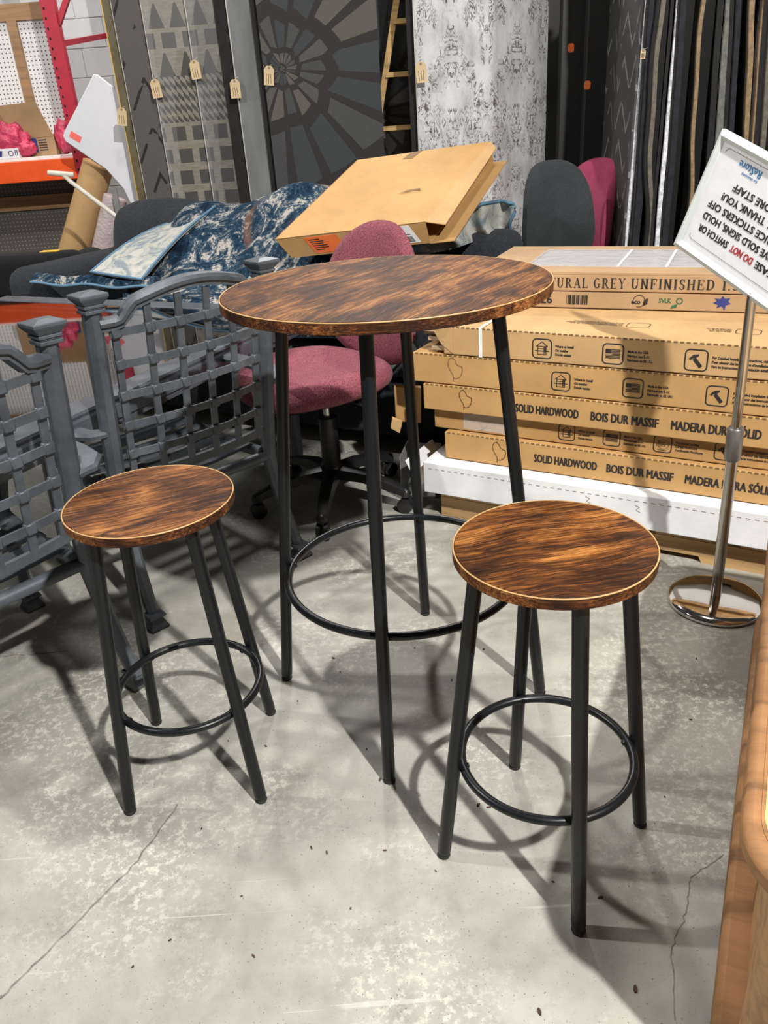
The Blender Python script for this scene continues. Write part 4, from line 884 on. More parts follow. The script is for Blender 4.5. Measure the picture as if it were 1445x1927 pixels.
# blue rug thrown over the sofa (local u,w,z grid frame)
rg = grid_thing('area_rug', 'crumpled blue and cream area rug thrown over the sofa', 'rug', 0, 0, 0)
def lerp(a_, b_, t_): return a_ + (b_ - a_) * t_
def sm(x): x = max(0, min(1, x)); return x * x * (3 - 2 * x)
def rug_z(u, w_):
    # rises from the table edge over the seat to the sofa back
    z = .60 + .26 * sm((w_ - .38) / .55)
    z += .05 * math.exp(-((u + 1.2) / .35) ** 2) * sm((w_ - .5) / .4)
    z -= .05 * sm((-1.55 - u) / .3)
    z += .028 * math.sin(u * 9 + w_ * 5) * sm((w_ - .3) / .3) + .02 * mnoise.noise(V((u * 4, w_ * 5, 3.1))) 
    ridge = u * .55 + w_ - .02   # long diagonal fold
    z += .035 * math.exp(-((w_ - .72 - (u + 1.3) * .55) / .07) ** 2)
    return z
def rug_main(p, q):
    w_ = lerp(.30, 1.28, q); ul = lerp(-1.60, -1.78, q) if q < .5 else lerp(-1.69, -1.55, (q - .5) * 2)
    u = lerp(ul, -.42, p); z = rug_z(u, w_)
    if w_ < .40: z -= (.40 - w_) * .35
    if w_ > 1.14: z -= (w_ - 1.14) ** 1 * 1.2
    return (u, w_, z)
mb = MB(); mb.grid(rug_main, 90, 60, .010); mb.build('pile', 'rug_blue', rg, 60)
# front fall of the rug over the sofa seat edge, ending in the blue binding
def rug_front(p, q):
    u = lerp(-1.62, -.30, p); f_ = q
    return (u, .345 - .012 * math.sin(u * 14) - .012 * f_, lerp(.585, .445 + .03 * p, f_) + .02 * mnoise.noise(V((u * 5, 0, 9))) * (1 - f_))
mb = MB(); mb.grid(rug_front, 60, 8, .010); mb.build('front_fall', 'rug_blue', rg, 60)
mb = MB(); mb.tube([V(rug_front(k / 40, 1.0)) for k in range(41)], .007, 8); mb.build('binding', 'binding_blue', rg, 60)
# folded-over corner showing the woven back
fa = [G_ for G_ in (V((-1.80, .345, .668)), V((-1.50, .335, .648)), V((-1.63, .70, .80)), V((-1.85, .98, .795)))]
def flap(p, q):
    a_ = fa[0].lerp(fa[1], p); b_ = fa[3].lerp(fa[2] + V((.13, .16, .07)), p); r_ = a_.lerp(b_, q); return (r_.x, r_.y, r_.z + .03 * math.sin(PI * q) * (1 - .3 * p))
mb = MB(); mb.grid(flap, 16, 24, .010); mb.build('folded_back', 'rug_back', rg, 60)
mb = MB(); mb.tube([V(flap(0, k / 20)) for k in range(20, -1, -1)] + [V(flap(k / 10, 0)) for k in range(1, 11)] + [V(flap(1, k / 20)) for k in range(1, 21)], .0055, 8); mb.build('binding', 'binding_blue', rg, 60)
# edge tongue lying on the glass table
def tongue(p, q):
    u = lerp(-2.15, -1.45, p); return (u, .30 + .055 * q + .03 * p, .612 + .03 * q + .014 * math.sin(q * PI) + .006 * math.sin(u * 20) + .004)
mb = MB(); mb.grid(tongue, 40, 6, .008); mb.build('edge_tongue', 'rug_blue', rg, 60)
mb = MB(); mb.tube([V(tongue(k / 30, 0)) for k in range(31)], .006, 8); mb.build('binding', 'binding_blue', rg, 60)
# wavy end of the rug to the right of the carton, woven back outwards
def pw(x, X, Y):
    for k in range(len(X) - 1):
        if x <= X[k + 1]: return lerp(Y[k], Y[k + 1], (x - X[k]) / (X[k + 1] - X[k]))
    return Y[-1]
def wavy(p, q):
    x = lerp(770, 964, p); lo_ = pw(x, [770, 850, 905, 920, 945, 964], [486, 468, 448, 446, 450, 440]); hi_ = pw(x, [770, 800, 850, 900, 915, 940, 964], [478, 455, 425, 384, 382, 378, 384])
    return tuple(aty(x + 5 * math.sin(q * 6 + p * 3), lerp(lo_, hi_, q), 3.08 + .40 * p + .05 * math.sin(p * 22 + q * 2.0)) + V((0, 0, .05)))
rw = thing('rug_end_roll', 'wavy grey woven end of the rug beside the carton', 'rug', (0, 0, 0))
mb = MB(); mb.grid(lambda p, q: tuple(V(wavy(p, q)) + V((0, 0, -.05))), 48, 10, .010); o = mb.build('woven_back', 'rug_back', rg, 60); o.parent = None
bpy.data.objects.remove(rw)
o.matrix_world = Matrix.Identity(4); o.parent = rg; o.matrix_parent_inverse = Matrix.LocRotScale(GP, Matrix.Rotation(GANG, 3, 'Z'), None).inverted()
mb = MB(); mb.tube([V(wavy(k / 48, 1)) + V((0, 0, -.05)) for k in range(49)] + [V(wavy(1, 1 - k / 8)) + V((0, 0, -.05)) for k in range(1, 9)], .007, 8); o = mb.build('binding', 'binding_blue', rg, 60)
o.matrix_parent_inverse = Matrix.LocRotScale(GP, Matrix.Rotation(GANG, 3, 'Z'), None).inverted()

# flat carton on the rug
FL, FR, BR, BL = aty(517, 450, 3.18), aty(800, 417, 2.98), aty(923, 266, 3.45), aty(672, 301, 3.62)
nn = (FR - FL).cross(BL - FL).normalized(); nn = nn if nn.z > 0 else -nn
H_ = .085; org = (FL + FR + BL + BR) / 4 - nn * H_
bx = thing('flat_carton', 'large flat open brown carton tilted on top of the rug', 'carton', org)
lo = [p - nn * H_ - org for p in (FL, FR, BR, BL)]; hi = [p - org for p in (FL, FR, BR, BL)]
ex = (hi[1] - hi[0]).normalized()
lo[0] += ex * .04; lo[3] += ex * .04
for name, q in (('top_panel', (hi[0], hi[1], hi[2], hi[3])), ('bottom_panel', (lo[3], lo[2], lo[1], lo[0])), ('front_panel', (lo[0], lo[1], hi[1], hi[0])), ('back_panel', (lo[2], lo[3], hi[3], hi[2])), ('side_panel', (lo[3], lo[0], hi[0], hi[3]))):
    n_ = (q[1] - q[0]).cross(q[3] - q[0]).normalized() * -.004
    mb = MB(); mb.hexa([q[0] + n_, q[1] + n_, q[2] + n_, q[3] + n_, q[0], q[1], q[2], q[3]]); mb.build(name, 'cardboard', bx, 0)
# open flap folded out on the right, and lower flap
dv = (hi[1] - hi[0]).normalized(); fo = dv * .075 - nn * .03
mb = MB(); mb.hexa([p - nn * .003 for p in (hi[1], hi[1] + fo * .85 + (hi[2] - hi[1]) * .02, hi[2] + fo * .45 - (hi[2] - hi[1]) * .06, hi[2])] + [hi[1], hi[1] + fo * .85 + (hi[2] - hi[1]) * .02, hi[2] + fo * .45 - (hi[2] - hi[1]) * .06, hi[2]]); mb.build('open_flap', 'cardboard_lt', bx, 0)
fo = dv * .09 - nn * .0
mb = MB(); mb.hexa([p - nn * .003 for p in (lo[1], lo[1] + fo, lo[2] + fo * .6, lo[2])] + [lo[1], lo[1] + fo, lo[2] + fo * .6, lo[2]]); mb.build('open_flap', 'cardboard_b', bx, 0)
fu = (hi[0] - lo[0]); fe = (lo[1] - lo[0]); fnn = fe.cross(fu).normalized(); fnn = fnn if fnn.y < 0 else -fnn
def on_front(a0, a1, z0, z1, name, mat, off=.001):
    P = [lo[0] + fe * a_ + fu * b_ + fnn * off for a_, b_ in ((a0, z0), (a1, z0), (a1, z1), (a0, z1))]
    mb = MB(); mb.hexa([p - fnn * .001 for p in P] + P); return mb.build(name, mat, bx, 0)
on_front(.20, .44, .10, .90, 'orange_label', 'orange_label'); on_front(.72, .95, .10, .92, 'shipping_label', 'white_label')
mb = MB(); rnd = random.Random(3)
def fr_poly(a0, a1, z0, z1):
    P = [lo[0] + fe * a_ + fu * b_ + fnn * .0016 for a_, b_ in ((a0, z0), (a1, z0), (a1, z1), (a0, z1))]; mb.add(P, [(0, 1, 2, 3)])
for r_ in range(6): fr_poly(.225, .225 + rnd.uniform(.06, .13), .75 - r_ * .10, .75 - r_ * .10 + .045)
mb.build('orange_label_print', 'ink', bx, 0); mb = MB()
for k in range(14): fr_poly(.815 + k * .008, .815 + k * .008 + rnd.choice((.002, .004, .005)), .16, .42)
for k in range(10): fr_poly(.735 + k * .006, .738 + k * .006, .62, .82)
fr_poly(.83, .86, .62, .82); fr_poly(.87, .89, .62, .82); fr_poly(.74, .92, .50, .53)
mb.build('label_print', 'ink', bx, 0)
mb = MB(); P = [hi[3] + (hi[2] - hi[3]) * a_ + (hi[0] - hi[3]) * b_ + nn * .001 for a_, b_ in ((.42, .0), (.50, .0), (.48, .10), (.40, .09))]; mb.hexa([p - nn * .001 for p in P] + P); mb.build('packing_tape', 'card_edge', bx, 0)
mb = MB(); P = [hi[0] + (hi[1] - hi[0]) * a_ + (hi[3] - hi[0]) * b_ + nn * .0008 for a_, b_ in ((.62, .40), (.70, .43), (.76, .42), (.74, .445), (.66, .44))]; mb.add(P, [(0, 1, 2, 3, 4)]); mb.build('tear', 'card_edge', bx, 0)

# second dark armchair behind the sofa arm
am = thing('armchair', 'black armchair behind the left sofa arm with yellow price tag', 'armchair', (aty(90, 470, 4.75).x - .22, 4.72, 0), -.1)
mb = MB(); mb.rbox(-.55, .42, -.10, .14, .05, .62, .07, 4); mb.build('back', 'sofa_black', am, 60)
mb = MB(); mb.rbox(-.50, .30, .14, .36, .05, .40, .05, 4); mb.build('seat', 'sofa_black', am, 60)
mb = MB(); mb.rbox(-.62, -.28, -.16, .40, .05, .70, .09, 4); mb.build('arm', 'sofa_black', am, 60)
mb = MB(); mb.rbox(.28, .44, -.11, .36, .05, .60, .07, 4); mb.build('arm', 'sofa_black', am, 60)
mb = MB(); mb.box(.19, .29, .0, .05, .622, .626); mb.build('price_tag', 'price_yellow', am, 0)

# ------------------------------------------------------------------ chairs behind the cartons
def back_chair(label, u, v_, Y, mat, yaw, hx, hz, tilt, base_mat='black_plastic'):
    c = aty(u, v_, Y); t = thing('office_chair', label, 'chair', (c.x, c.y, 0), yaw, 'task chairs')
    vs = []; fs = []; n = 40; lv = [(0, -1), (.7, -1), (.93, -.8), (1, 0), (.93, .7), (.7, 1), (0, 1)]
    for (s, h_) in lv:
        for i in range(n):
            q = 2 * PI * i / n; c_, s_ = math.cos(q), math.sin(q); rr = (abs(c_) ** 3 + abs(s_) ** 3) ** (-1 / 3)
            x, z = hx * rr * c_ * s, hz * rr * s_ * s; x *= 1 - .12 * z / hz
            vs.append((x, .04 * h_ - .06 * (x / hx) ** 2 + .10 * tilt * z / hz + .03 * (z / hz) ** 2, c.z + z))
    for k in range(len(lv) - 1):
        for i in range(n): fs.append((k * n + i, k * n + (i + 1) % n, (k + 1) * n + (i + 1) % n, (k + 1) * n + i))
    mb = MB(); mb.add(vs, fs); mb.build('backrest', mat, t, 60)
    mb = MB(); mb.rbox(-.23, .23, -.50, -.06, .44, .52, .035); mb.build('seat', mat, t, 60)
    mb = MB(); mb.bar([(0, -.25, .43), (0, .03, .42), (0, .075, .5), (0, .06, c.z - .05)], .06, .015, up=V((0, 1, 0))); mb.build('back_bar', base_mat, t, 50)
    mb = MB(); mb.lathe([(0, .06), (.03, .06), (.028, .43), (0, .43)], 16, Matrix.Translation((0, -.28, 0))); mb.build('column', base_mat, t, 40)
    for k in range(5):
        q = 2 * PI * k / 5; mb = MB(); mb.bar([(0, -.28, .09), (.28 * math.cos(q), -.28 + .28 * math.sin(q), .055)], .04, .03); lg = mb.build('base_leg', base_mat, t, 30)
        mb = MB(); mb.lathe([(0, -.02), (.026, -.02), (.026, .02), (0, .02)], 14, Matrix.Translation((.28 * math.cos(q), -.28 + .28 * math.sin(q), .026)) @ Matrix.Rotation(PI / 2, 4, 'X')); mb.build('caster', base_mat, lg, 40)
    return t
back_chair('dark grey fabric office chair back beside the crimson chair', 1042, 405, 3.75, 'fabric_dark', math.radians(8), .165, .225, .25)
back_chair('crimson office chair seen edge-on behind the dark grey chair', 1112, 400, 4.15, 'fabric_crimson', math.radians(-66), .21, .245, .3)

# ------------------------------------------------------------------ hanging rugs on the left
def hanging_rug(label, u, Y, wd, mat, z0=.12, z1=2.3, th=.014, yaw=0.0, edge='binding_light', film=False, name='hanging_rug', grp='rugs hanging in the display', org_z=None):
    c = aty(u, 200, Y); t = thing(name, label, 'rug', (c.x, Y, 0), yaw, grp)
    mb = MB()
    def fn(p, q):
        x = wd * p; z = lerp(z0, z1, q); return (x, -.006 * math.sin(x * 9) * (1 - q), z)
    mb.grid(lambda p, q: (lambda r_: (r_[0], r_[1], r_[2] - (org_z or 0)))(fn(p, q)), 24, 4, -th); o = mb.build('panel', mat, t, 60); o.location.z = (org_z or 0)
    if edge:
        mb = MB(); mb.tube([(0, -.001, z0), (0, -.001, (z0 + z1) / 2), (0, -.001, z1)], th * .62, 6); mb.build('edge_binding', edge, t, 40)
    if film:
        mb = MB(); mb.box(-.004, wd, -.016, -.0145, z0, z1); mb.build('film_wrap', 'rug_film', t, 0)
    mb = MB(); mb.box(-.01, wd, -.012, .03, z1 - .01, z1 + .03); mb.build('hanger_bar', 'rack_black', t, 0)
    return t, c
hanging_rug('olive brown rug with yellow edge, leftmost of the hanging rugs', 229, 4.98, .30, 'rug_olive', edge='price_yellow')
hanging_rug('charcoal chevron rug hanging second from the left', 246, 4.94, .34, 'rug_charcoal')
hanging_rug('beige kilim rug with stepped motifs under clear film', 299, 4.90, .42, 'rug_beige', film=True)
hanging_rug('darker taupe kilim rug hanging right of the beige one', 378, 4.86, .34, 'rug_taupe', film=True)
hanging_rug('black rug edge hanging between taupe and grey rugs', 428, 4.84, .14, 'rug_dark', edge=None)
hanging_rug('plain grey rug in glossy plastic wrap', 452, 4.80, .16, 'rug_grey_film')
hanging_rug('thin black rug strip left of the rosette rug', 494, 4.77, .10, 'rug_dark', edge=None)
def tag_thing(u, v_, Y, label, ang, s=.052):
    c = aty(u, v_, Y); t = thing('price_tag', label, 'tag', c, 0, 'paper price tags on the rugs')
    t.rotation_euler = (0, ang, 0)
    h_ = s * 1.7; mb = MB(); mb.prism([(-s / 2, -h_ * .7), (s / 2, -h_ * .7), (s / 2, h_ * .12), (s * .25, h_ * .3), (-s * .25, h_ * .3), (-s / 2, h_ * .12)], -.0008, .0008); mb.build('card', 'paper_tag', t, 0)
    mb = MB(); mb.lathe([(.003, -.001), (.006, -.001), (.006, .001), (.003, .001)], 12, Matrix.Translation((0, -.001, h_ * .2)) @ Matrix.Rotation(PI / 2, 4, 'X')); mb.build('eyelet', 'ink_grey', t, 40)
    mb = MB(); rnd = random.Random(label)
    for k in range(3):
        x = -s * .25 + k * s * .22; P = [(x + rnd.uniform(-.002, .002), -h_ * .6 + j * h_ * .07) for j in range(8)]; mb.stroke(P, .0022, m=Matrix(((1, 0, 0, 0), (0, 0, -1, -.0014), (0, 1, 0, 0), (0, 0, 0, 1))))
    mb.build('handwriting', 'ink', t, 0)
    mb = MB(); mb.tube([(0, 0, h_ * .2), (.008, .004, h_ * .34), (.02, .01, h_ * .42)], .001, 5); mb.build('string', 'binding_light', t, 0)
    return t
tag_thing(229, 213, 4.90, 'paper price tag on the leftmost olive rug', .15)
tag_thing(292, 160, 4.86, 'paper price tag between charcoal and beige rugs', -.08)
tag_thing(366, 124, 4.82, 'paper price tag on the edge of the taupe rug', -.05)
tag_thing(442, 160, 4.76, 'paper price tag on the plastic wrapped grey rug', .02)
tag_thing(506, 135, 4.70, 'paper price tag hanging on the rosette rug', .12)
tag_thing(792, 128, 4.34, 'paper price tag on the pale damask rug', -.06)
# rosette rug (two panels)
c = aty(532, 130, 4.72)
hanging_rug('dark rosette rug with large stained-glass petals', 504, 4.72, .60, 'rug_rosette', edge=None, org_z=c.z)
for o in COL.objects:
    if o.parent and o.parent.get('label') == 'dark rosette rug with large stained-glass petals' and o.name.startswith('panel'):
        dx_ = c.x - aty(504, 200, 4.72).x
        for v_ in o.data.vertices: v_.co.x -= dx_
        o.location.x += dx_
hanging_rug('second dark petal rug half hidden behind the ladder', 700, 5.0, .5, 'rug_rosette', edge='rack_black', org_z=1.2)
# ladder
ld = thing('wooden_ladder', 'yellow wooden step ladder standing behind the damask rug', 'ladder', (aty(740, 200, 4.78).x, 4.78, 0))
l0 = ld.location.copy()
pa, pb = aty(703, 285, 4.78) - l0, aty(746, 0, 4.78) - l0; dd = (pb - pa) / (pb.z - pa.z)
foot = pa - dd * (pa.z + l0.z - 0.0); topp = pb + dd * .7
foot2 = V((foot.x + .34, 0, foot.z)); top2 = V((topp.x + .16, 0, topp.z))
for (q0, q1) in ((foot, topp), (foot2, top2)):
    mb = MB(); mb.bar([q0, q1], .03, .07, up=V((0, 1, 0))); rl = mb.build('rail', 'ladder_wood', ld, 0)
for v_ in (42, 141, 241, 350):
    z_ = aty(740, v_, 4.78).z; k = (z_ - foot.z) / (topp.z - foot.z); q0 = foot.lerp(topp, k); q1 = foot2.lerp(top2, k)
    mb = MB(); mb.box(q0.x, q1.x, -.05, .05, z_ - .011, z_ + .011); mb.build('rung', 'ladder_wood', ld, 0)
mb = MB(); z_ = pa.z + l0.z; q0 = foot.lerp(topp, (z_ - .06) / topp.z); mb.box(q0.x - .02, q0.x + .02, -.04, .04, z_ - .14, z_ + .0); mb.build('painted_mark', 'foot_blue', ld, 0)
# damask rug: right side bent away from the light, standing in for a shadow
c = aty(786, 200, 4.40); t = thing('damask_rug', 'pale grey distressed damask rug hanging over the display bar', 'rug', (c.x, 4.40, 0), 0, 'rugs hanging in the display')
w1 = aty(925, 200, 4.40).x - c.x
def dm(p, q):
    s = p * .80; z = lerp(.15, 2.25, q)
    if s < w1: return (s, .0, z - 1.2)
    k = s - w1; return (w1 + k * .80, k * .75 + (.8 * max(0, k - .26) ** 1.3), z - 1.2)
mb = MB(); mb.grid(dm, 40, 6, -.012); o = mb.build('panel', 'rug_damask', t, 60); o.location.z = 1.2
mb = MB(); mb.tube([(0, -.002, .15), (0, -.002, 1.2), (0, -.002, 2.25)], .006, 6); mb.build('edge_binding', 'binding_light', t, 40)
mb = MB(); mb.box(-.02, .75, .02, .06, 2.24, 2.28); mb.build('hanger_bar', 'rack_black', t, 0)
hanging_rug('dark rug edge hanging just left of the damask rug', 771, 4.46, .06, 'rug_dark', edge=None)
# black rack posts
for k, (u, Y, wd, lb) in enumerate(((1078, 4.7, .16, 'black steel rug rack post with orange sticker, left of the pair'), (1122, 4.55, .14, 'black steel rug rack post nearer the tribal rug'))):
    c = aty(u, 200, Y); t = thing('rack_post', lb, 'post', (c.x, Y, 0), 0, 'black rug rack posts')
    mb = MB(); mb.box(-wd / 2, wd / 2, -.03, .03, .0, 2.6); mb.build('column', 'rack_black', t, 0, bevel=.006)
    mb = MB(); mb.box(-.2, .2, -.12, .12, 0, .012); mb.build('base_plate', 'rack_black', t, 0)
    s_ = aty((1075, 1106)[k], (90, 160)[k], Y - .04); mb = MB(); mb.slab([(s_.x - c.x + a_ * .016, b_ * .02) for a_, b_ in rrect(-1, 1, -1, 1, .6, 4)], 0, .001, Matrix(((1, 0, 0, 0), (0, 0, -1, -.0305), (0, 1, 0, s_.z), (0, 0, 0, 1)))); mb.build('sticker', 'sticker_orange', t, 0)
# ------------------------------------------------------------------ hanging rugs seen edge-on at the right
def edge_rug(label, u0, u1, Y, mat, emat, th, depth=.9, dirx=-.18, wave=0.0, seed=0):
    a_ = aty(u0, 30, Y); b_ = aty(u1, 460, Y); t = thing('hanging_rug', label, 'rug', (a_.x, Y, 0), 0, 'rugs hanging edge-on')
    sl = (b_.x - a_.x) / (b_.z - a_.z)
    if dirx > -.3: dirx = a_.x / Y - .015
    if dirx < -.3: dirx = (aty(1138, 200, Y + depth).x - a_.x) / depth
    def X(z): return (z - a_.z) * sl + wave * math.sin(z * 7 + seed) + wave * .5 * math.sin(z * 15 + seed)
    def fn(p, q):
        z = lerp(.12, 2.2, q); d_ = depth * p; return (X(z) * (1 - p) + dirx * d_ + .01 * math.sin(d_ * 12 + seed), d_, z)
    mb = MB(); mb.grid(fn, 16, 26, th); mb.build('panel', mat, t, 60)
    mb = MB(); P = []
    for k in range(41):
        z = lerp(.12, 2.2, k / 40); P.append((X(z) + th / 2, -.003, z))
    mb.sweep(P, [(-th * .62 - .002, -.007), (th * .62, -.007), (th * .62, .004), (-th * .62 - .002, .004)], up=V((0, 1, 0))); mb.build('edge_binding', emat, t, 40)
    mb = MB(); mb.bar([(X(2.2), -.01, 2.2), (dirx * depth, depth, 2.2)], .03, .03); mb.build('hanger_bar', 'rack_black', t, 0)
ED = [('grey tribal patterned rug with white edge, first of the edge-on rugs', 1212, 1175, 3.70, 'rug_tribal', 'edge_white', .010, .9, -.40, 0),
      ('navy black shaggy rug edge right of the tribal rug', 1221, 1190, 3.66, 'rug_dark', 'edge_navy', .022, .8, -.1, .002),
      ('brown bound rug with wavy edge, left of the white flecked one', 1236, 1215, 3.62, 'rug_dark', 'edge_brown', .012, .8, -.1, .010),
      ('rug with bright white and blue flecked edge', 1270, 1232, 3.60, 'rug_dark', 'edge_white', .012, .8, -.1, .0015),
      ('dark pile rug edge right of the white flecked one', 1280, 1247, 3.58, 'rug_dark', 'edge_navy', .016, .8, -.1, .002),
      ('rug with golden brown wavy binding near the sign', 1318, 1286, 3.56, 'rug_umber', 'edge_tan', .010, .8, -.06, .008),
      ('sage grey striped rug edge above the sign corner', 1362, 1335, 3.54, 'rug_dark', 'edge_sage', .022, .8, -.05, .003),
      ('black rug edge right of the sage grey one', 1383, 1358, 3.52, 'rug_dark', 'edge_navy', .014, .8, -.05, .002),
      ('tan bound rug, left of two tan ones above the sign', 1412, 1385, 3.50, 'rug_umber', 'edge_tan', .014, .8, -.05, .006),
      ('tan bound rug, right of two tan ones above the sign', 1432, 1402, 3.48, 'rug_umber', 'edge_tan', .012, .8, -.05, .006),
      ('dark rug edge at the far right of the frame', 1446, 1420, 3.46, 'rug_dark', 'edge_brown', .014, .8, -.05, .004)]
for k, (lb, u0, u1, Y, m1, m2, th, dp, dx_, wv) in enumerate(ED): edge_rug(lb, u0, u1, Y, m1, m2, th, dp, dx_, wv, k * 1.7)
tag_thing(1210, 98, 3.62, 'paper price tag seen edge-on at the tribal rug', 1.2 * 0, .02)
rr = thing('rug_rack_rail', 'black overhead rail that carries the hanging rugs', 'rail', (.6, 4.9, 2.3))
mb = MB(); mb.box(-2.3, 2.0, -.03, .03, 0, .06); mb.build('rail', 'rack_black', rr, 0)
for x in (-.55, 1.95):
    mb = MB(); mb.box(x - .04, x + .04, .20, .28, -2.3, 0); mb.build('rail_post', 'rack_black', rr, 0)
    mb = MB(); mb.box(x - .04, x + .04, -.03, .28, 0, .06); mb.build('rail_arm', 'rack_black', rr, 0)
# ------------------------------------------------------------------ pallet rack with pegboard at the left
RX = -1.715; RY = 5.45
rk = thing('pallet_rack', 'red and orange pallet rack bay with white shelf', 'rack', (RX, RY, 0))
mb = MB(); mb.box(-.04, .04, -.03, .03, 0, 3.0); up_ = mb.build('upright', 'rack_red', rk, 0)
rx2 = aty(226, 100, RY + .93).x - RX; mb = MB(); mb.box(rx2 - .04, rx2 + .04, .9, .96, 0, 3.0); mb.build('upright', 'rack_red', rk, 0)
mb = MB()
for k in range(40): mb.box(-.028, -.018, -.031, -.029, .1 + k * .05, .114 + k * .05)
mb.build('keyhole', 'dark_hole', up_, 0)
mb = MB(); mb.box(-2.4, -.04, -.03, .02, .955, 1.075); mb.build('beam', 'rack_orange', rk, 0, bevel=.004)
mb = MB(); mb.box(-2.4, -.04, .85, .9, .955, 1.075); mb.build('beam', 'rack_orange', rk, 0, bevel=.004)
mb = MB(); mb.box(-2.4, .03, -.012, .9, 1.076, 1.095); mb.build('shelf', 'shelf_white', rk, 0)
b0 = aty(108, 84, RY) - V((RX, RY, 0)); b1 = aty(205, 66, RY + .93) - V((RX, RY, 0))
mb = MB(); mb.bar([b0, b1], .03, .03); mb.build('brace', 'rack_red', rk, 0)
b0 = aty(100, 75, RY) - V((RX, RY, 0)); b1 = aty(132, -20, RY) - V((RX, RY, 0))
mb = MB(); mb.bar([b0, b1], .03, .03, up=V((0, 1, 0))); mb.build('brace', 'rack_red', rk, 0)
pg = thing('pegboard', 'white pegboard panel with wooden battens behind the shelf', 'pegboard', (RX, RY + .42, 0))
z0, z1 = 1.10, aty(50, 38, RY + .42).z
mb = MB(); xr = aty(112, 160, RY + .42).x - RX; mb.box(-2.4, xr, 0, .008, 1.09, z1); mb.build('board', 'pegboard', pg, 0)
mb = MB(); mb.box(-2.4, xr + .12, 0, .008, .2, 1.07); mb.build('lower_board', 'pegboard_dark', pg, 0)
xb = aty(40, 120, RY + .41).x - RX
mb = MB(); mb.box(xb - .03, xb + .03, -.02, 0, 1.09, z1); mb.build('batten', 'batten', pg, 0)
mb = MB(); mb.box(-2.4, xr, -.02, .01, z1, z1 + .09); mb.build('batten', 'batten', pg, 0)
zb = aty(60, 380, RY + .41).z; mb = MB(); mb.box(-2.4, xr, -.02, 0, zb - .05, zb + .04); mb.build('batten', 'batten', pg, 0)
for x in (-2.3, xr - .05):
    mb = MB(); mb.box(x - .03, x + .03, 0.01, .05, 0, z1); mb.build('stand_leg', 'batten', pg, 0)
# goods on the shelf
SZ_ = 1.096
def shelf_at(u, v_, Y): return aty(u, v_, Y)
c = shelf_at(82, 280, RY + .16); t = thing('shelf_carton', 'opened brown carton with blue print on the white shelf', 'carton', (c.x, RY + .10, SZ_), .05, 'goods on the rack shelf')
mb = MB(); mb.box(-.13, .10, 0, .22, 0, .115); mb.build('body', 'cardboard_grey', t, 0)
mb = MB(); mb.hexa([V((-.14, -.004, .105)), V((.10, -.004, .105)), V((.10, .0, .108)), V((-.14, .0, .108)), V((-.19, -.05, .29)), V((.05, -.05, .30)), V((.05, -.046, .30)), V((-.19, -.046, .29))]); mb.build('open_flap', 'cardboard_grey', t, 0)
mb = MB(); mb.box(-.10, -.01, -.002, 0, .02, .10); mb.build('blue_print', 'ink_blue', t, 0)
mb = MB()
for k in range(5): mb.box(.0, .05, -.002, 0, .085 - k * .014, .091 - k * .014)
mb.build('printed_lines', 'ink', t, 0)
c = shelf_at(10, 280, RY + .3); t = thing('shelf_carton', 'plain brown carton behind the pink bags on the shelf', 'carton', (c.x, RY + .16, SZ_), 0, 'goods on the rack shelf')
mb = MB(); mb.box(-.18, .10, 0, .22, 0, .27); mb.build('body', 'cardboard_grey', t, 0, bevel=.004)
for k, (u, dx_, dz, rx, rz, lb) in enumerate(((20, 0, .10, .12, .10, 'pink bagged goods piled highest on the shelf'), (45, 0, .05, .07, .05, 'small pink bag in front of the open carton'), (2, 0, .05, .08, .05, 'pink bag at the left edge of the shelf'), (116, 0, .10, .05, .10, 'pink bag between carton and red upright'))):
    c = shelf_at(u, 285, RY + .04); o = blob('pink_bag', 'pink_bag', (0, 0, 0), rx, .06, rz, k * 3.3, .25); o.location = (c.x, RY + (.06 if k != 3 else .14), SZ_ + dz * .95); tag(o, lb, 'bag', 'pink bags on the shelf')
c = shelf_at(16, 292, RY); t = thing('small_box', 'small white printed box at the front of the shelf', 'box', (c.x, RY - .005, SZ_), 0)
mb = MB(); mb.box(-.09, .07, 0, .05, 0, .055); mb.build('body', 'white_label', t, 0)
mb = MB(); mb.stroke([(.02 + .014 * math.cos(q * PI / 6), .027 + .014 * math.sin(q * PI / 6)) for q in range(12)], .004, True, m=face_m(0, YF, 0))
for x in (.045, .056): mb.poly([(x, .012), (x + .005, .012), (x + .005, .044), (x, .044)], m=face_m(0, YF, 0))
mb.poly([(-.06, .012), (-.04, .012), (-.03, .044), (-.07, .044)], m=face_m(0, YF, 0)); mb.build('print', 'ink_blue', t, 0)

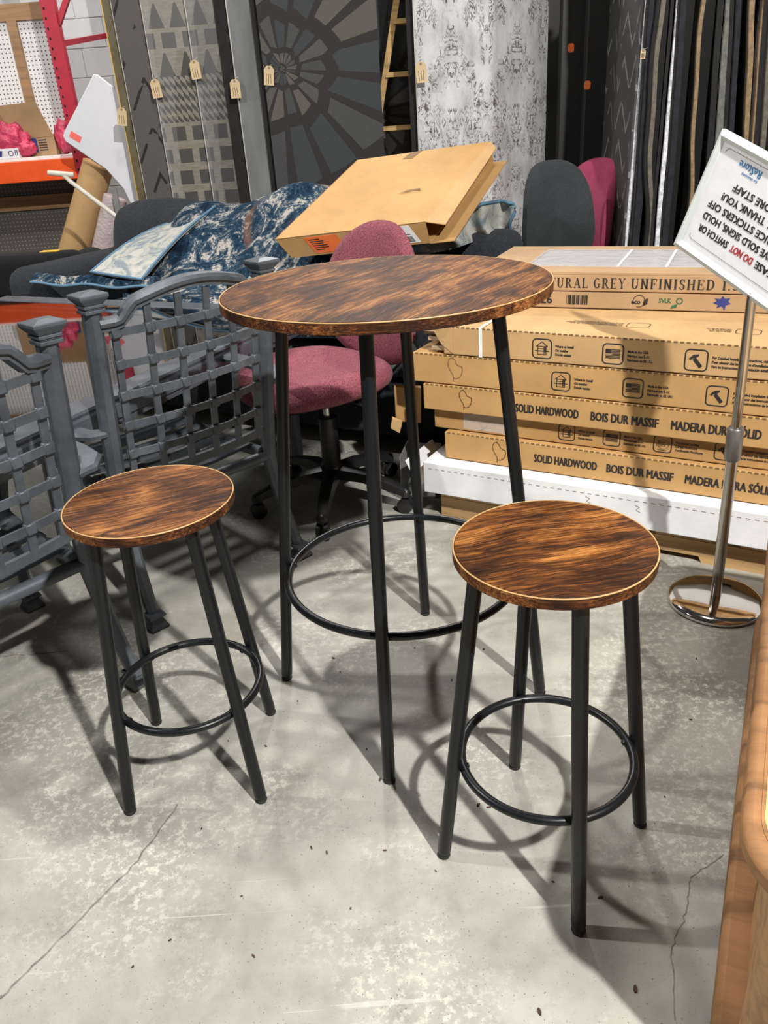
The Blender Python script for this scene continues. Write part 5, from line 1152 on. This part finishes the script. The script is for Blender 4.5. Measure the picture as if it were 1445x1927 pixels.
# white panel leaning, cardboard tube, wrapped roll, pole
Yw = 5.11
pts = [aty(u, v_, Yw) for u, v_ in ((176, 139), (184, 141), (212, 163), (262, 300), (285, 392), (250, 392), (232, 355), (200, 319), (123, 266), (118, 256), (121, 247))]
bp = aty(200, 330, Yw)
t = thing('white_panel', 'white tabletop panel with red sticker leaning against the rugs', 'panel', (bp.x, Yw, 0))
mb = MB(); mb.prism([(p.x - bp.x, p.z) for p in pts][::-1], 0, .018); mb.build('board', ['white_board'], t, 30, bevel=.004)
mb = MB(); mb.prism([(p.x - bp.x, p.z - .006) for p in pts][::-1], .012, .022); mb.build('board_edge', 'board_edge', t, 0)
s_ = [aty(u, v_, Yw) for u, v_ in ((134, 246), (154, 258), (150, 269), (130, 257))]; mb = MB(); mb.prism([(p.x - bp.x, p.z) for p in s_], -.002, -.0005); mb.build('sticker', 'sticker_red', t, 0)
for (x, h_) in ((.02, .9), (.22, .8)):
    mb = MB(); mb.bar([(x, .03, h_), (x, .02, 0)], .03, .02); mb.build('folded_leg', 'board_edge', t, 0)
def roll(name, label, cat, p0, p1, r, mat, endmat):
    a_, b_ = V(p0), V(p1); d_ = (b_ - a_); k = a_.z / (a_.z - b_.z) if b_.z < a_.z else 1
    f_ = a_ + d_ * k; t = thing(name, label, cat, (f_.x, f_.y, 0)); ll = V((f_.x, f_.y, 0))
    mb = MB(); mb.tube([V((0, 0, .002)) + (a_ - f_).normalized() * r * .6, a_ - ll], r, 24); mb.build('tube', mat, t, 50)
    mb = MB(); mb.tube([a_ - ll - (a_ - f_).normalized() * .001, a_ - ll + (a_ - f_).normalized() * .004], r * .9, 24); mb.build('end', endmat, t, 50)
    return t
roll('cardboard_tube', 'thick brown cardboard tube leaning below the white panel', 'tube', aty(185, 310, 5.30), aty(142, 462, 5.30), .09, 'cardboard_lt', 'cardboard')
roll('wrapped_roll', 'plastic wrapped roll standing beside the cardboard tube', 'roll', aty(217, 372, 5.24), aty(197, 460, 5.24), .07, 'tube_wrap', 'tube_wrap')
a_, b_ = aty(120, 330, 4.62), aty(228, 414, 4.55); pe = b_ + (b_ - a_) * .6
t = thing('grab_pole', 'cream metal pole with T-shaped handle behind the sofa', 'pole', (pe.x, pe.y, 0))
ll = V((pe.x, pe.y, 0)); mb = MB(); mb.tube([a_ - ll, a_.lerp(b_, .12) - ll - V((0, 0, .006)), b_ - ll, pe - ll], .0115, 12); mb.build('shaft', 'pole_cream', t, 50)
h0, h1 = aty(90, 325, 4.62) - ll, aty(139, 329, 4.62) - ll; mb = MB(); mb.tube([h0, h0.lerp(h1, .04), h0.lerp(h1, .96), h1], .0135, 14, scales=[.8, 1, 1, .8]); mb.build('handle', 'pole_cream', t, 50)
